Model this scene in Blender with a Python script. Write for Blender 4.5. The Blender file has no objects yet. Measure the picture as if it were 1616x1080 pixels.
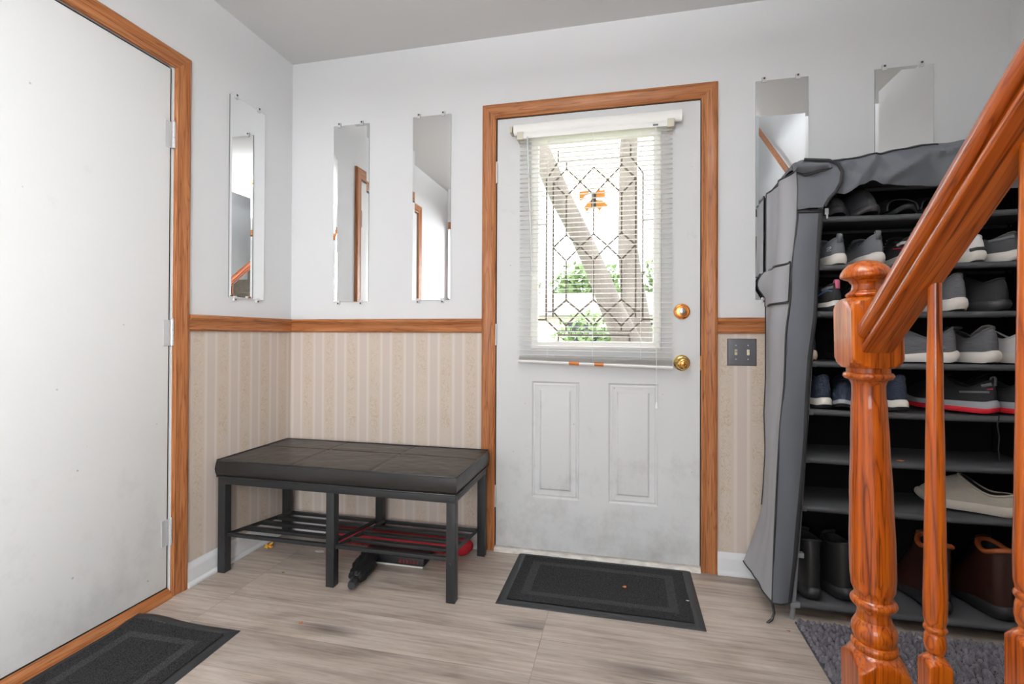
import bpy, bmesh, math, random
from mathutils import Vector, Matrix, noise
random.seed(7)
PI = math.pi
scene = bpy.context.scene
C = scene.collection

# ------------------------------------------------------------------ camera
cam_d = bpy.data.cameras.new('camera')
cam = bpy.data.objects.new('camera', cam_d); C.objects.link(cam)
cam_d.sensor_width = 36.0; cam_d.sensor_fit = 'HORIZONTAL'
cam_d.lens = 36.0*767.97/1616
cam_d.shift_y = -(540-524.9)/1616
cam_d.clip_start = 0.02; cam_d.clip_end = 200
yaw, pitch, roll = (math.radians(v) for v in (12.8857, 0.3572, 0.2422))
fw = Vector((-math.sin(yaw)*math.cos(pitch), math.cos(yaw)*math.cos(pitch), math.sin(pitch)))
rt = Vector((math.cos(yaw), math.sin(yaw), 0)); up = rt.cross(fw)
r2 = rt*math.cos(roll)+up*math.sin(roll); u2 = -rt*math.sin(roll)+up*math.cos(roll)
cam.matrix_world = Matrix(((r2.x, u2.x, -fw.x, 1.705), (r2.y, u2.y, -fw.y, -2.2374), (r2.z, u2.z, -fw.z, 1.0155), (0, 0, 0, 1)))
scene.camera = cam

# ------------------------------------------------------------------ view, world, lights
scene.view_settings.view_transform = 'Standard'
scene.view_settings.look = 'None'
scene.view_settings.gamma = 1
scene.view_settings.use_curve_mapping = False
scene.view_settings.exposure = 0.0

world = bpy.data.worlds.new('overcast_sky'); scene.world = world
world.use_nodes = True
wn = world.node_tree.nodes; wl = world.node_tree.links
bgn = wn['Background']; bgn.inputs['Strength'].default_value = 5.0
wtc = wn.new('ShaderNodeTexCoord'); wno = wn.new('ShaderNodeTexNoise'); wno.inputs['Scale'].default_value = 2.0
wrp = wn.new('ShaderNodeValToRGB')
wrp.color_ramp.elements[0].color = (0.86, 0.90, 0.97, 1); wrp.color_ramp.elements[1].color = (1, 1, 1, 1)
wl.new(wtc.outputs['Generated'], wno.inputs['Vector']); wl.new(wno.outputs['Fac'], wrp.inputs['Fac']); wl.new(wrp.outputs['Color'], bgn.inputs['Color'])

def area_light(name, loc, direction, sx, sy, power, color=(1, 1, 1), spread=180):
    ld = bpy.data.lights.new(name, 'AREA'); ld.shape = 'RECTANGLE'; ld.size = sx; ld.size_y = sy
    ld.energy = power; ld.color = color; ld.spread = math.radians(spread)
    lo = bpy.data.objects.new(name, ld); C.objects.link(lo); lo.location = loc
    lo.rotation_euler = Vector(direction).to_track_quat('-Z', 'Y').to_euler()
    return lo
# added fill lights in the unseen next room, behind the photographer
area_light('next_room_front_fill', (1.05, -5.35, 1.45), (0, 1, 0), 2.1, 1.5, 36, (0.93, 0.965, 1.0))
area_light('next_room_side_fill', (2.05, -3.25, 1.45), (-1, .68, -.22), 1.3, 1.3, 42, (0.96, 0.98, 1.0), 88)  # added to brighten the left wall, no known window there
# added fill light pointing down the unseen stairwell
area_light('stairwell_fill', (2.65, -2.9, 4.6), (0, 0.1, -1), 0.8, 1.2, 11, (0.96, 0.98, 1.0))

# ------------------------------------------------------------------ helpers
class MB:
    """collects shapes for ONE mesh object"""
    def __init__(s): s.bm = bmesh.new(); s.mi = 0
    def _new(s, before):
        for f in s.bm.faces:
            if f not in before: f.material_index = s.mi
    def quadv(s, vs, mi=None):
        f = s.bm.faces.new([s.bm.verts.new(v) for v in vs]); f.material_index = s.mi if mi is None else mi; return f
    def box(s, x0, x1, y0, y1, z0, z1, bev=0.0, mat=None, seg=2):
        vs = [Vector((x, y, z)) for x in (x0, x1) for y in (y0, y1) for z in (z0, z1)]
        if mat is not None: vs = [mat @ v for v in vs]
        v = [s.bm.verts.new(p) for p in vs]
        fs = [s.bm.faces.new([v[i] for i in q]) for q in ((0,1,3,2),(4,6,7,5),(0,4,5,1),(2,3,7,6),(0,2,6,4),(1,5,7,3))]
        for f in fs: f.material_index = s.mi
        if bev > 0:
            es = list({e for f in fs for e in f.edges})
            r = bmesh.ops.bevel(s.bm, geom=es, offset=bev, segments=seg, affect='EDGES', profile=0.6)
            for f in r['faces']: f.material_index = s.mi
        return s
    def tube(s, pts, r, n=10, cap=True, closed=False):
        pts = [Vector(p) for p in pts]; m = len(pts)
        rs = r if isinstance(r, (list, tuple)) else [r]*m
        rings = []; prev = None
        for i, p in enumerate(pts):
            if closed: t = pts[(i+1) % m]-pts[i-1]
            elif i == 0: t = pts[1]-p
            elif i == m-1: t = p-pts[-2]
            else: t = pts[i+1]-pts[i-1]
            t.normalize()
            if prev is None:
                a = Vector((0, 0, 1)) if abs(t.z) < 0.9 else Vector((1, 0, 0))
                nrm = t.cross(a).normalized()
            else:
                nrm = (prev-t*prev.dot(t)).normalized()
            prev = nrm; b = t.cross(nrm)
            rings.append([s.bm.verts.new(p+(nrm*math.cos(2*PI*k/n)+b*math.sin(2*PI*k/n))*rs[i]) for k in range(n)])
        R = range(m if closed else m-1)
        for i in R:
            a, b = rings[i], rings[(i+1) % m]
            for k in range(n):
                f = s.bm.faces.new((a[k], a[(k+1) % n], b[(k+1) % n], b[k])); f.material_index = s.mi
        if cap and not closed:
            for q in (rings[0][::-1], rings[-1]):
                f = s.bm.faces.new(q); f.material_index = s.mi
        return s
    def lathe(s, prof, n=32, mat=None, cap=True):
        """prof: list of (r, z); revolved about z"""
        rings = []
        for r, z in prof:
            ring = []
            for k in range(n):
                p = Vector((r*math.cos(2*PI*k/n), r*math.sin(2*PI*k/n), z))
                if mat is not None: p = mat @ p
                ring.append(s.bm.verts.new(p))
            rings.append(ring)
        for a, b in zip(rings, rings[1:]):
            for k in range(n):
                f = s.bm.faces.new((a[k], a[(k+1) % n], b[(k+1) % n], b[k])); f.material_index = s.mi
        if cap:
            for q in (rings[0][::-1], rings[-1]):
                f = s.bm.faces.new(q); f.material_index = s.mi
        return s
    def grid(s, rows, close_u=False, close_v=False):
        """rows of points -> quads"""
        V = [[s.bm.verts.new(p) for p in r] for r in rows]
        nu = len(V); nv = len(V[0])
        for i in range(nu if close_u else nu-1):
            for j in range(nv if close_v else nv-1):
                a, b, c, d = V[i][j], V[i][(j+1) % nv], V[(i+1) % nu][(j+1) % nv], V[(i+1) % nu][j]
                f = s.bm.faces.new((a, b, c, d)); f.material_index = s.mi
        return V
    def fill(s, ring):
        f = s.bm.faces.new(ring); f.material_index = s.mi; return f
    def prism(s, poly, fn, h0, h1):
        """extrude a 2D polygon; fn(u, v, h) -> world"""
        a = [s.bm.verts.new(fn(u, v, h0)) for u, v in poly]; b = [s.bm.verts.new(fn(u, v, h1)) for u, v in poly]
        n = len(poly)
        fs = [s.bm.faces.new(a[::-1]), s.bm.faces.new(b)]
        for k in range(n): fs.append(s.bm.faces.new((a[k], a[(k+1) % n], b[(k+1) % n], b[k])))
        for f in fs: f.material_index = s.mi
        return s
    def build(s, name, mat, parent=None, smooth=35, loc=None, solid=0, sub=0, recalc=True, keep=False):
        if recalc: bmesh.ops.recalc_face_normals(s.bm, faces=s.bm.faces)
        me = bpy.data.meshes.new(name)
        o = bpy.data.objects.new(name, me)
        off = Vector((0, 0, 0))
        if parent is not None and not keep:
            off = parent.get('_w', None); off = Vector(off) if off is not None else Vector((0, 0, 0))
        if loc is not None: off = Vector(loc)
        if off.length > 0: bmesh.ops.translate(s.bm, verts=s.bm.verts, vec=-off)
        s.bm.to_mesh(me); s.bm.free()
        C.objects.link(o)
        mats = mat if isinstance(mat, (list, tuple)) else [mat]
        for m in mats: me.materials.append(m)
        if smooth:
            for p in me.polygons: p.use_smooth = True
            try: me.set_sharp_from_angle(angle=math.radians(smooth))
            except Exception: pass
        if parent is not None:
            o.parent = parent
            if loc is not None and not keep:
                pw = parent.get('_w', None); o.location = Vector(loc)-Vector(pw if pw is not None else (0, 0, 0))
        elif loc is not None: o.location = loc
        o['_w'] = list(off) if parent is None or not keep else [0, 0, 0]
        if solid:
            md = o.modifiers.new('solid', 'SOLIDIFY'); md.thickness = solid; md.offset = 0
        if sub:
            md = o.modifiers.new('sub', 'SUBSURF'); md.levels = sub; md.render_levels = sub
        return o

def tag(o, label=None, cat=None, group=None, kind=None):
    if label: o['label'] = label
    if cat: o['category'] = cat
    if group: o['group'] = group
    if kind: o['kind'] = kind
    return o
def empty(name, loc, label=None, cat=None, group=None, kind=None, rotz=0):
    o = bpy.data.objects.new(name, None); C.objects.link(o); o.location = loc; o.rotation_euler = (0, 0, rotz)
    o.empty_display_size = 0.05; o['_w'] = list(loc)
    return tag(o, label, cat, group, kind)
def struct(o): o['kind'] = 'structure'; return o
def dup(root, loc, rotz, label, group=None, name=None):
    r = root.copy(); C.objects.link(r); r.location = loc; r.rotation_euler = (0, 0, rotz); r['label'] = label
    if group: r['group'] = group
    for ch in list(root.children):
        c = ch.copy(); C.objects.link(c); c.parent = r
        for g in list(ch.children):
            d = g.copy(); C.objects.link(d); d.parent = c
    return r
def lerp(a, b, t): return a+(b-a)*t
def interp(t, pts):
    for (a, va), (b, vb) in zip(pts, pts[1:]):
        if t <= b:
            u = (t-a)/(b-a) if b > a else 0; u = u*u*(3-2*u)
            return va+(vb-va)*max(0, min(1, u))
    return pts[-1][1]

# ------------------------------------------------------------------ materials
MATS = {}
def S(c):
    """sRGB 0-255 -> linear"""
    return tuple(((v/255)/12.92 if v/255 <= .04045 else ((v/255+.055)/1.055)**2.4) for v in c)
def mat(name, color=(.8, .8, .8), rough=.5, metal=0.0, spec=.5, bump=None, vary=None, coat=0, trans=0, sheen=0, alpha=1, sss=0):
    m = bpy.data.materials.new(name); m.use_nodes = True
    N = m.node_tree.nodes; L = m.node_tree.links; b = N['Principled BSDF']
    b.inputs['Base Color'].default_value = (*color, 1); b.inputs['Roughness'].default_value = rough
    b.inputs['Metallic'].default_value = metal; b.inputs['Specular IOR Level'].default_value = spec
    b.inputs['Coat Weight'].default_value = coat; b.inputs['Coat Roughness'].default_value = .12
    b.inputs['Transmission Weight'].default_value = trans; b.inputs['Sheen Weight'].default_value = sheen
    b.inputs['Alpha'].default_value = alpha
    tc = N.new('ShaderNodeTexCoord')
    if vary:  # (scale, amount, vector scale)
        no = N.new('ShaderNodeTexNoise'); no.inputs['Scale'].default_value = vary[0]; no.inputs['Detail'].default_value = 5
        mp = N.new('ShaderNodeMapping'); mp.inputs['Scale'].default_value = vary[2] if len(vary) > 2 else (1, 1, 1)
        L.new(tc.outputs['Object'], mp.inputs['Vector']); L.new(mp.outputs['Vector'], no.inputs['Vector'])
        rp = N.new('ShaderNodeValToRGB'); a = vary[1]
        rp.color_ramp.elements[0].position = .3; rp.color_ramp.elements[1].position = .7
        rp.color_ramp.elements[0].color = (*[max(0, c*(1-a)) for c in color], 1); rp.color_ramp.elements[1].color = (*[min(1, c*(1+a)) for c in color], 1)
        L.new(no.outputs['Fac'], rp.inputs['Fac']); L.new(rp.outputs['Color'], b.inputs['Base Color'])
    if bump:  # (scale, strength, distance, vec scale)
        no = N.new('ShaderNodeTexNoise'); no.inputs['Scale'].default_value = bump[0]; no.inputs['Detail'].default_value = 3
        mp = N.new('ShaderNodeMapping'); mp.inputs['Scale'].default_value = bump[3] if len(bump) > 3 else (1, 1, 1)
        L.new(tc.outputs['Object'], mp.inputs['Vector']); L.new(mp.outputs['Vector'], no.inputs['Vector'])
        bu = N.new('ShaderNodeBump'); bu.inputs['Strength'].default_value = bump[1]; bu.inputs['Distance'].default_value = bump[2]
        L.new(no.outputs['Fac'], bu.inputs['Height']); L.new(bu.outputs['Normal'], b.inputs['Normal'])
    MATS[name] = m
    return m
def nodes(m): return m.node_tree.nodes, m.node_tree.links, m.node_tree.nodes['Principled BSDF']

def oak(name, axis, base, dark, light, rough=.3, coat=.4, fine=1.0, rotx=0.0):
    """oak with long pores along one axis"""
    m = mat(name, base, rough=rough, coat=coat, spec=.25); N, L, b = nodes(m); b.inputs['Coat Roughness'].default_value = .09
    tc = N.new('ShaderNodeTexCoord'); src = tc.outputs['Object']
    if rotx:
        mr0 = N.new('ShaderNodeMapping'); mr0.inputs['Rotation'].default_value = (rotx, 0, 0); L.new(src, mr0.inputs['Vector']); src = mr0.outputs['Vector']
    def noise_at(across, along, det, dist=0.0):
        sc = [across]*3; sc[axis] = along
        mp = N.new('ShaderNodeMapping'); mp.inputs['Scale'].default_value = sc
        L.new(src, mp.inputs['Vector'])
        n = N.new('ShaderNodeTexNoise'); n.inputs['Scale'].default_value = 1; n.inputs['Detail'].default_value = det; n.inputs['Distortion'].default_value = dist
        L.new(mp.outputs['Vector'], n.inputs['Vector']); return n
    def mth(op, a, bb, c=None):
        n = N.new('ShaderNodeMath'); n.operation = op
        for i, v in enumerate((a, bb, c)):
            if v is None: continue
            if isinstance(v, (int, float)): n.inputs[i].default_value = v
            else: L.new(v, n.inputs[i])
        return n.outputs[0]
    big = noise_at(17*fine, 1.0*fine, 2, .25).outputs['Fac']; pore = noise_at(300*fine, 7*fine, 4).outputs['Fac']
    mid = noise_at(110*fine, 2.4*fine, 5, .3).outputs['Fac']; tone = noise_at(16, 1.5, 2).outputs['Fac']
    # growth rings: sharp dark late wood lines
    ring = mth('PINGPONG', mth('MULTIPLY', big, 34.0), 1.0)
    ring = mth('POWER', ring, 5.0)
    v = mth('MULTIPLY_ADD', mid, .95, .08)
    v = mth('MULTIPLY_ADD', ring, -.27, v)
    v = mth('MULTIPLY_ADD', tone, .22, mth('SUBTRACT', v, .04))
    rp = N.new('ShaderNodeValToRGB'); e = rp.color_ramp.elements
    e[0].position = .22; e[0].color = (*dark, 1); e[1].position = .78; e[1].color = (*light, 1)
    k = rp.color_ramp.elements.new(.52); k.color = (*base, 1)
    L.new(v, rp.inputs['Fac'])
    pr = N.new('ShaderNodeMapRange'); pr.inputs['From Min'].default_value = .34; pr.inputs['From Max'].default_value = .46
    pr.inputs['To Min'].default_value = .50; pr.inputs['To Max'].default_value = 1.0
    L.new(pore, pr.inputs['Value'])
    mx = N.new('ShaderNodeVectorMath'); mx.operation = 'SCALE'; L.new(rp.outputs['Color'], mx.inputs[0]); L.new(pr.outputs['Result'], mx.inputs['Scale'])
    L.new(mx.outputs['Vector'], b.inputs['Base Color'])
    bu = N.new('ShaderNodeBump'); bu.inputs['Strength'].default_value = .2; bu.inputs['Distance'].default_value = .0005
    L.new(pore, bu.inputs['Height']); L.new(bu.outputs['Normal'], b.inputs['Normal'])
    return m
OB, OD, OL = S((164, 101, 58)), S((126, 72, 36)), S((184, 124, 80))
OAKZ = oak('oak_vertical_grain', 2, OB, OD, OL, .42, .08)
OAKX = oak('oak_grain_across', 0, OB, OD, OL, .42, .08)
OAKY = oak('oak_grain_into_room', 1, OB, OD, OL, .42, .08)
NB, ND, NL = S((168, 74, 6)), S((94, 32, 0)), S((194, 100, 16))
NEWZ = oak('varnished_oak_vertical', 2, NB, ND, NL, .34, .6)
NEWR = oak('varnished_oak_rail', 1, S((160, 72, 14)), S((104, 38, 4)), S((184, 94, 30)), .34, .6, 1.0, math.atan(.79))

PAINT = mat('wall_paint', S((226, 227, 228)), .85, spec=.2, bump=(260, .12, .0008), vary=(1.3, .012))
CEIL = mat('ceiling_paint', S((222, 222, 221)), .95, spec=.1, bump=(160, .1, .0008))
WHITE = mat('white_trim_paint', S((226, 227, 228)), .4, bump=(40, .06, .0006))
JAMB = mat('off_white_jamb', S((222, 223, 222)), .45)
VINYLW = mat('white_plastic', S((248, 247, 243)), .4)
DARKGAP = mat('dark_gap', (.02, .018, .016), .8)

def door_paint(name, tone=(228, 229, 229), dirt=.28):
    m = mat(name, S(tone), .42, bump=(120, .10, .0005)); N, L, b = nodes(m)
    tc = N.new('ShaderNodeTexCoord'); sp = N.new('ShaderNodeSeparateXYZ'); L.new(tc.outputs['Object'], sp.inputs[0])
    n1 = N.new('ShaderNodeTexNoise'); n1.inputs['Scale'].default_value = 6; n1.inputs['Detail'].default_value = 8; n1.inputs['Roughness'].default_value = .7
    L.new(tc.outputs['Object'], n1.inputs['Vector'])
    # scuffs gather near the bottom, where shoes kick it
    hr = N.new('ShaderNodeMapRange'); hr.inputs['From Min'].default_value = .75; hr.inputs['From Max'].default_value = 0.0
    hr.inputs['To Min'].default_value = 0; hr.inputs['To Max'].default_value = .22; L.new(sp.outputs['Z'], hr.inputs['Value'])
    ad = N.new('ShaderNodeMath'); ad.operation = 'ADD'; L.new(n1.outputs['Fac'], ad.inputs[0]); L.new(hr.outputs['Result'], ad.inputs[1])
    mr = N.new('ShaderNodeMapRange'); mr.inputs['From Min'].default_value = .62; mr.inputs['From Max'].default_value = .92
    mr.inputs['To Max'].default_value = dirt; L.new(ad.outputs[0], mr.inputs['Value'])
    n2 = N.new('ShaderNodeTexVoronoi'); n2.inputs['Scale'].default_value = 11; n2.inputs['Randomness'].default_value = 1
    L.new(tc.outputs['Object'], n2.inputs['Vector'])
    m2 = N.new('ShaderNodeMapRange'); m2.inputs['From Min'].default_value = .05; m2.inputs['From Max'].default_value = .02; L.new(n2.outputs['Distance'], m2.inputs['Value'])
    m2.inputs['To Max'].default_value = .6
    mxm = N.new('ShaderNodeMath'); mxm.operation = 'MAXIMUM'; L.new(mr.outputs['Result'], mxm.inputs[0]); L.new(m2.outputs['Result'], mxm.inputs[1])
    mx = N.new('ShaderNodeMix'); mx.data_type = 'RGBA'; mx.inputs['A'].default_value = (*S(tone), 1); mx.inputs['B'].default_value = (*S((150, 146, 140)), 1)
    L.new(mxm.outputs[0], mx.inputs['Factor']); L.new(mx.outputs['Result'], b.inputs['Base Color'])
    return m
DOORP = door_paint('scuffed_white_door_paint', (216, 217, 217), .5)
DOORL = door_paint('white_flush_door_paint_lit', (234, 235, 234), .25)  # stronger light on the left side is put into this lighter tone

def wallpaper(name, axis, phase):
    m = mat(name, (.7, .62, .54), .7, spec=.3); N, L, b = nodes(m)
    tc = N.new('ShaderNodeTexCoord'); sp = N.new('ShaderNodeSeparateXYZ'); L.new(tc.outputs['Object'], sp.inputs[0])
    u = sp.outputs['XYZ'[axis]]
    def mth(op, a, bb=None, c=None):
        n = N.new('ShaderNodeMath'); n.operation = op
        for i, v in enumerate((a, bb, c)):
            if v is None: continue
            if isinstance(v, (int, float)): n.inputs[i].default_value = v
            else: L.new(v, n.inputs[i])
        return n.outputs[0]
    P = .127
    ph = mth('FRACT', mth('MULTIPLY', mth('ADD', u, phase), 1/P))     # 0..1, flower band centred on .25
    rp = N.new('ShaderNodeValToRGB'); rp.color_ramp.interpolation = 'CONSTANT'; L.new(ph, rp.inputs['Fac'])
    fl, wh, pk = S((207, 193, 179)), S((214, 203, 193)), S((205, 191, 181))
    e = rp.color_ramp.elements; e[0].position = 0; e[0].color = (*fl, 1); e[1].position = .50; e[1].color = (*wh, 1)
    for p, c in ((.60, pk), (.90, wh)): k = rp.color_ramp.elements.new(p); k.color = (*c, 1)
    # fine pin stripes
    ps = mth('MULTIPLY_ADD', mth('SINE', mth('MULTIPLY', u, 2*PI/.0045)), .022, .985)
    sc1 = N.new('ShaderNodeVectorMath'); sc1.operation = 'SCALE'; L.new(rp.outputs['Color'], sc1.inputs[0]); L.new(ps, sc1.inputs['Scale'])
    # scrolling leaves inside the flower band
    ns = N.new('ShaderNodeTexNoise'); ns.inputs['Scale'].default_value = 30; ns.inputs['Detail'].default_value = 1.5; ns.inputs['Distortion'].default_value = 2.4
    L.new(tc.outputs['Object'], ns.inputs['Vector'])
    rid = mth('ABSOLUTE', mth('SUBTRACT', ns.outputs['Fac'], .5))
    leaf = N.new('ShaderNodeMapRange'); leaf.inputs['From Min'].default_value = .06; leaf.inputs['From Max'].default_value = .008; L.new(rid, leaf.inputs['Value'])
    dist = mth('ABSOLUTE', mth('SUBTRACT', ph, .25))
    band = N.new('ShaderNodeMapRange'); band.inputs['From Min'].default_value = .22; band.inputs['From Max'].default_value = .15; L.new(dist, band.inputs['Value'])
    n3 = N.new('ShaderNodeTexNoise'); n3.inputs['Scale'].default_value = 9; L.new(tc.outputs['Object'], n3.inputs['Vector'])
    m3 = N.new('ShaderNodeMapRange'); m3.inputs['From Min'].default_value = .30; m3.inputs['From Max'].default_value = .52; L.new(n3.outputs['Fac'], m3.inputs['Value'])
    fac = mth('MULTIPLY', mth('MULTIPLY', leaf.outputs['Result'], band.outputs['Result']), mth('MULTIPLY', m3.outputs['Result'], .75))
    mx = N.new('ShaderNodeMix'); mx.data_type = 'RGBA'; mx.inputs['B'].default_value = (*S((190, 166, 138)), 1)
    L.new(sc1.outputs['Vector'], mx.inputs['A']); L.new(fac, mx.inputs['Factor']); L.new(mx.outputs['Result'], b.inputs['Base Color'])
    # satin sheen on the white stripes
    rr = N.new('ShaderNodeValToRGB'); rr.color_ramp.interpolation = 'CONSTANT'; L.new(ph, rr.inputs['Fac'])
    e = rr.color_ramp.elements; e[0].color = (.75,)*3+(1,); e[1].position = .5; e[1].color = (.4,)*3+(1,)
    for p, c in ((.60, .7), (.90, .4)): k = rr.color_ramp.elements.new(p); k.color = (c, c, c, 1)
    L.new(rr.outputs['Color'], b.inputs['Roughness'])
    return m
PAPERX = wallpaper('striped_floral_wallpaper_back', 0, -.483+.25*.127+.127*40)
PAPERY = wallpaper('striped_floral_wallpaper_side', 1, .444+.25*.127+.127*40)

def floor_mat():
    m = mat('weathered_oak_plank', (.3, .26, .22), .42, spec=.45); N, L, b = nodes(m)
    tc = N.new('ShaderNodeTexCoord')
    br = N.new('ShaderNodeTexBrick'); br.offset = .37; br.offset_frequency = 1; br.squash = 1
    br.inputs['Scale'].default_value = 1; br.inputs['Brick Width'].default_value = 1.22; br.inputs['Row Height'].default_value = .18
    br.inputs['Mortar Size'].default_value = .0009; br.inputs['Mortar Smooth'].default_value = .1; br.inputs['Bias'].default_value = 0
    br.inputs['Color1'].default_value = (.0, .0, .0, 1); br.inputs['Color2'].default_value = (1, 1, 1, 1); br.inputs['Mortar'].default_value = (.5, .5, .5, 1)
    mp = N.new('ShaderNodeMapping'); mp.inputs['Location'].default_value = (.55, .083, 0)
    L.new(tc.outputs['Object'], mp.inputs['Vector']); L.new(mp.outputs['Vector'], br.inputs['Vector'])
    # shift grain per plank
    sc = N.new('ShaderNodeVectorMath'); sc.operation = 'SCALE'; sc.inputs['Scale'].default_value = 7.3; L.new(br.outputs['Color'], sc.inputs[0])
    ad = N.new('ShaderNodeVectorMath'); ad.operation = 'ADD'; L.new(tc.outputs['Object'], ad.inputs[0]); L.new(sc.outputs['Vector'], ad.inputs[1])
    def ns(scl, vec, det, dist=0, rough=.5):
        mq = N.new('ShaderNodeMapping'); mq.inputs['Scale'].default_value = vec; L.new(ad.outputs['Vector'], mq.inputs['Vector'])
        n = N.new('ShaderNodeTexNoise'); n.inputs['Scale'].default_value = scl; n.inputs['Detail'].default_value = det; n.inputs['Distortion'].default_value = dist
        n.inputs['Roughness'].default_value = rough
        L.new(mq.outputs['Vector'], n.inputs['Vector']); return n.outputs['Fac']
    g1 = ns(1, (2.6, 62, 1), 6, .5, .62); g2 = ns(1, (2.2, 9, 1), 3, 1.4); g3 = ns(1, (26, 330, 1), 3)
    rp = N.new('ShaderNodeValToRGB'); e = rp.color_ramp.elements
    e[0].position = .30; e[0].color = (*S((142, 127, 117)), 1); e[1].position = .70; e[1].color = (*S((210, 199, 189)), 1)
    k = rp.color_ramp.elements.new(.5); k.color = (*S((184, 170, 158)), 1)
    a1 = N.new('ShaderNodeMath'); a1.operation = 'MULTIPLY_ADD'; L.new(g1, a1.inputs[0]); a1.inputs[1].default_value = .6
    a2 = N.new('ShaderNodeMath'); a2.operation = 'MULTIPLY_ADD'; L.new(g2, a2.inputs[0]); a2.inputs[1].default_value = .45; a2.inputs[2].default_value = -.02
    L.new(a2.outputs[0], a1.inputs[2]); L.new(a1.outputs[0], rp.inputs['Fac'])
    # cathedral rings / knots
    kn = N.new('ShaderNodeTexVoronoi'); mk = N.new('ShaderNodeMapping'); mk.inputs['Scale'].default_value = (1.3, 5.2, 1); L.new(ad.outputs['Vector'], mk.inputs['Vector'])
    kn.inputs['Scale'].default_value = 1; L.new(mk.outputs['Vector'], kn.inputs['Vector'])
    kd = N.new('ShaderNodeMath'); kd.operation = 'MULTIPLY_ADD'; L.new(g1, kd.inputs[0]); kd.inputs[1].default_value = .25; L.new(kn.outputs['Distance'], kd.inputs[2])
    kr = N.new('ShaderNodeMapRange'); kr.inputs['From Min'].default_value = .36; kr.inputs['From Max'].default_value = .15; kr.inputs['To Max'].default_value = .78
    L.new(kd.outputs[0], kr.inputs['Value'])
    mx = N.new('ShaderNodeMix'); mx.data_type = 'RGBA'; mx.inputs['B'].default_value = (*S((84, 72, 70)), 1)
    L.new(rp.outputs['Color'], mx.inputs['A']); L.new(kr.outputs['Result'], mx.inputs['Factor'])
    # per plank tone, pores and seams
    tr = N.new('ShaderNodeMapRange'); tr.inputs['To Min'].default_value = .86; tr.inputs['To Max'].default_value = 1.1; L.new(br.outputs['Color'], tr.inputs['Value'])
    pr = N.new('ShaderNodeMapRange'); pr.inputs['From Min'].default_value = .35; pr.inputs['From Max'].default_value = .5; pr.inputs['To Min'].default_value = .88; L.new(g3, pr.inputs['Value'])
    mm = N.new('ShaderNodeMath'); mm.operation = 'MULTIPLY'; L.new(tr.outputs['Result'], mm.inputs[0]); L.new(pr.outputs['Result'], mm.inputs[1])
    sm = N.new('ShaderNodeMapRange'); sm.inputs['To Min'].default_value = 1; sm.inputs['To Max'].default_value = .62; L.new(br.outputs['Fac'], sm.inputs['Value'])
    m5 = N.new('ShaderNodeMath'); m5.operation = 'MULTIPLY'; L.new(mm.outputs[0], m5.inputs[0]); L.new(sm.outputs['Result'], m5.inputs[1])
    s2 = N.new('ShaderNodeVectorMath'); s2.operation = 'SCALE'; L.new(mx.outputs['Result'], s2.inputs[0]); L.new(m5.outputs[0], s2.inputs['Scale'])
    L.new(s2.outputs['Vector'], b.inputs['Base Color'])
    bu = N.new('ShaderNodeBump'); bu.inputs['Strength'].default_value = .2; bu.inputs['Distance'].default_value = .001
    L.new(g1, bu.inputs['Height']); L.new(bu.outputs['Normal'], b.inputs['Normal'])
    return m
FLOOR = floor_mat()

BLACKVINYL = mat('black_vinyl', S((34, 32, 31)), .34, spec=.5, bump=(14, .35, .006), vary=(5, .25))
BLACKPIPE = mat('black_vinyl_piping', S((36, 36, 37)), .3)
BLACKMETAL = mat('black_powder_coat', S((34, 36, 38)), .42, spec=.5, bump=(300, .15, .0004))
SCREW = mat('dark_screw', S((70, 72, 74)), .35, metal=.7)
MATPILE = None
def pile_mat(name, c1, c2, scale):
    m = mat(name, c1, .95, spec=.1); N, L, b = nodes(m)
    tc = N.new('ShaderNodeTexCoord'); n = N.new('ShaderNodeTexNoise'); n.inputs['Scale'].default_value = scale; n.inputs['Detail'].default_value = 4
    L.new(tc.outputs['Object'], n.inputs['Vector'])
    rp = N.new('ShaderNodeValToRGB'); e = rp.color_ramp.elements; e[0].position = .4; e[0].color = (*c1, 1); e[1].position = .68; e[1].color = (*c2, 1)
    L.new(n.outputs['Fac'], rp.inputs['Fac']); L.new(rp.outputs['Color'], b.inputs['Base Color'])
    bu = N.new('ShaderNodeBump'); bu.inputs['Strength'].default_value = .9; bu.inputs['Distance'].default_value = .004
    L.new(n.outputs['Fac'], bu.inputs['Height']); L.new(bu.outputs['Normal'], b.inputs['Normal'])
    return m
PILE = pile_mat('charcoal_mat_pile', S((34, 34, 35)), S((72, 72, 73)), 330)
PILEL = pile_mat('worn_mat_band', S((52, 52, 53)), S((86, 86, 86)), 330)
RUBBER = mat('black_rubber', S((44, 46, 49)), .5)
BRASS = mat('polished_brass', S((232, 196, 120)), .16, metal=1)
BRASSO = mat('lacquered_brass', S((226, 158, 92)), .24, metal=1)
STEEL = mat('brushed_steel', S((190, 190, 192)), .3, metal=1)
HINGE = mat('painted_hinge', S((205, 205, 205)), .35, metal=.3)
MIRROR = mat('mirror_silvering', (.93, .94, .94), .0, metal=1)
MIRROREDGE = mat('mirror_glass_edge', S((150, 158, 156)), .15, metal=.6)
CLIP = mat('clear_plastic_clip', S((214, 216, 216)), .2, spec=.7)
CLIPSCREW = mat('clip_screw', S((96, 78, 74)), .35, metal=.8)
LEAD = mat('lead_came', S((112, 102, 94)), .45, metal=.5)
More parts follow.
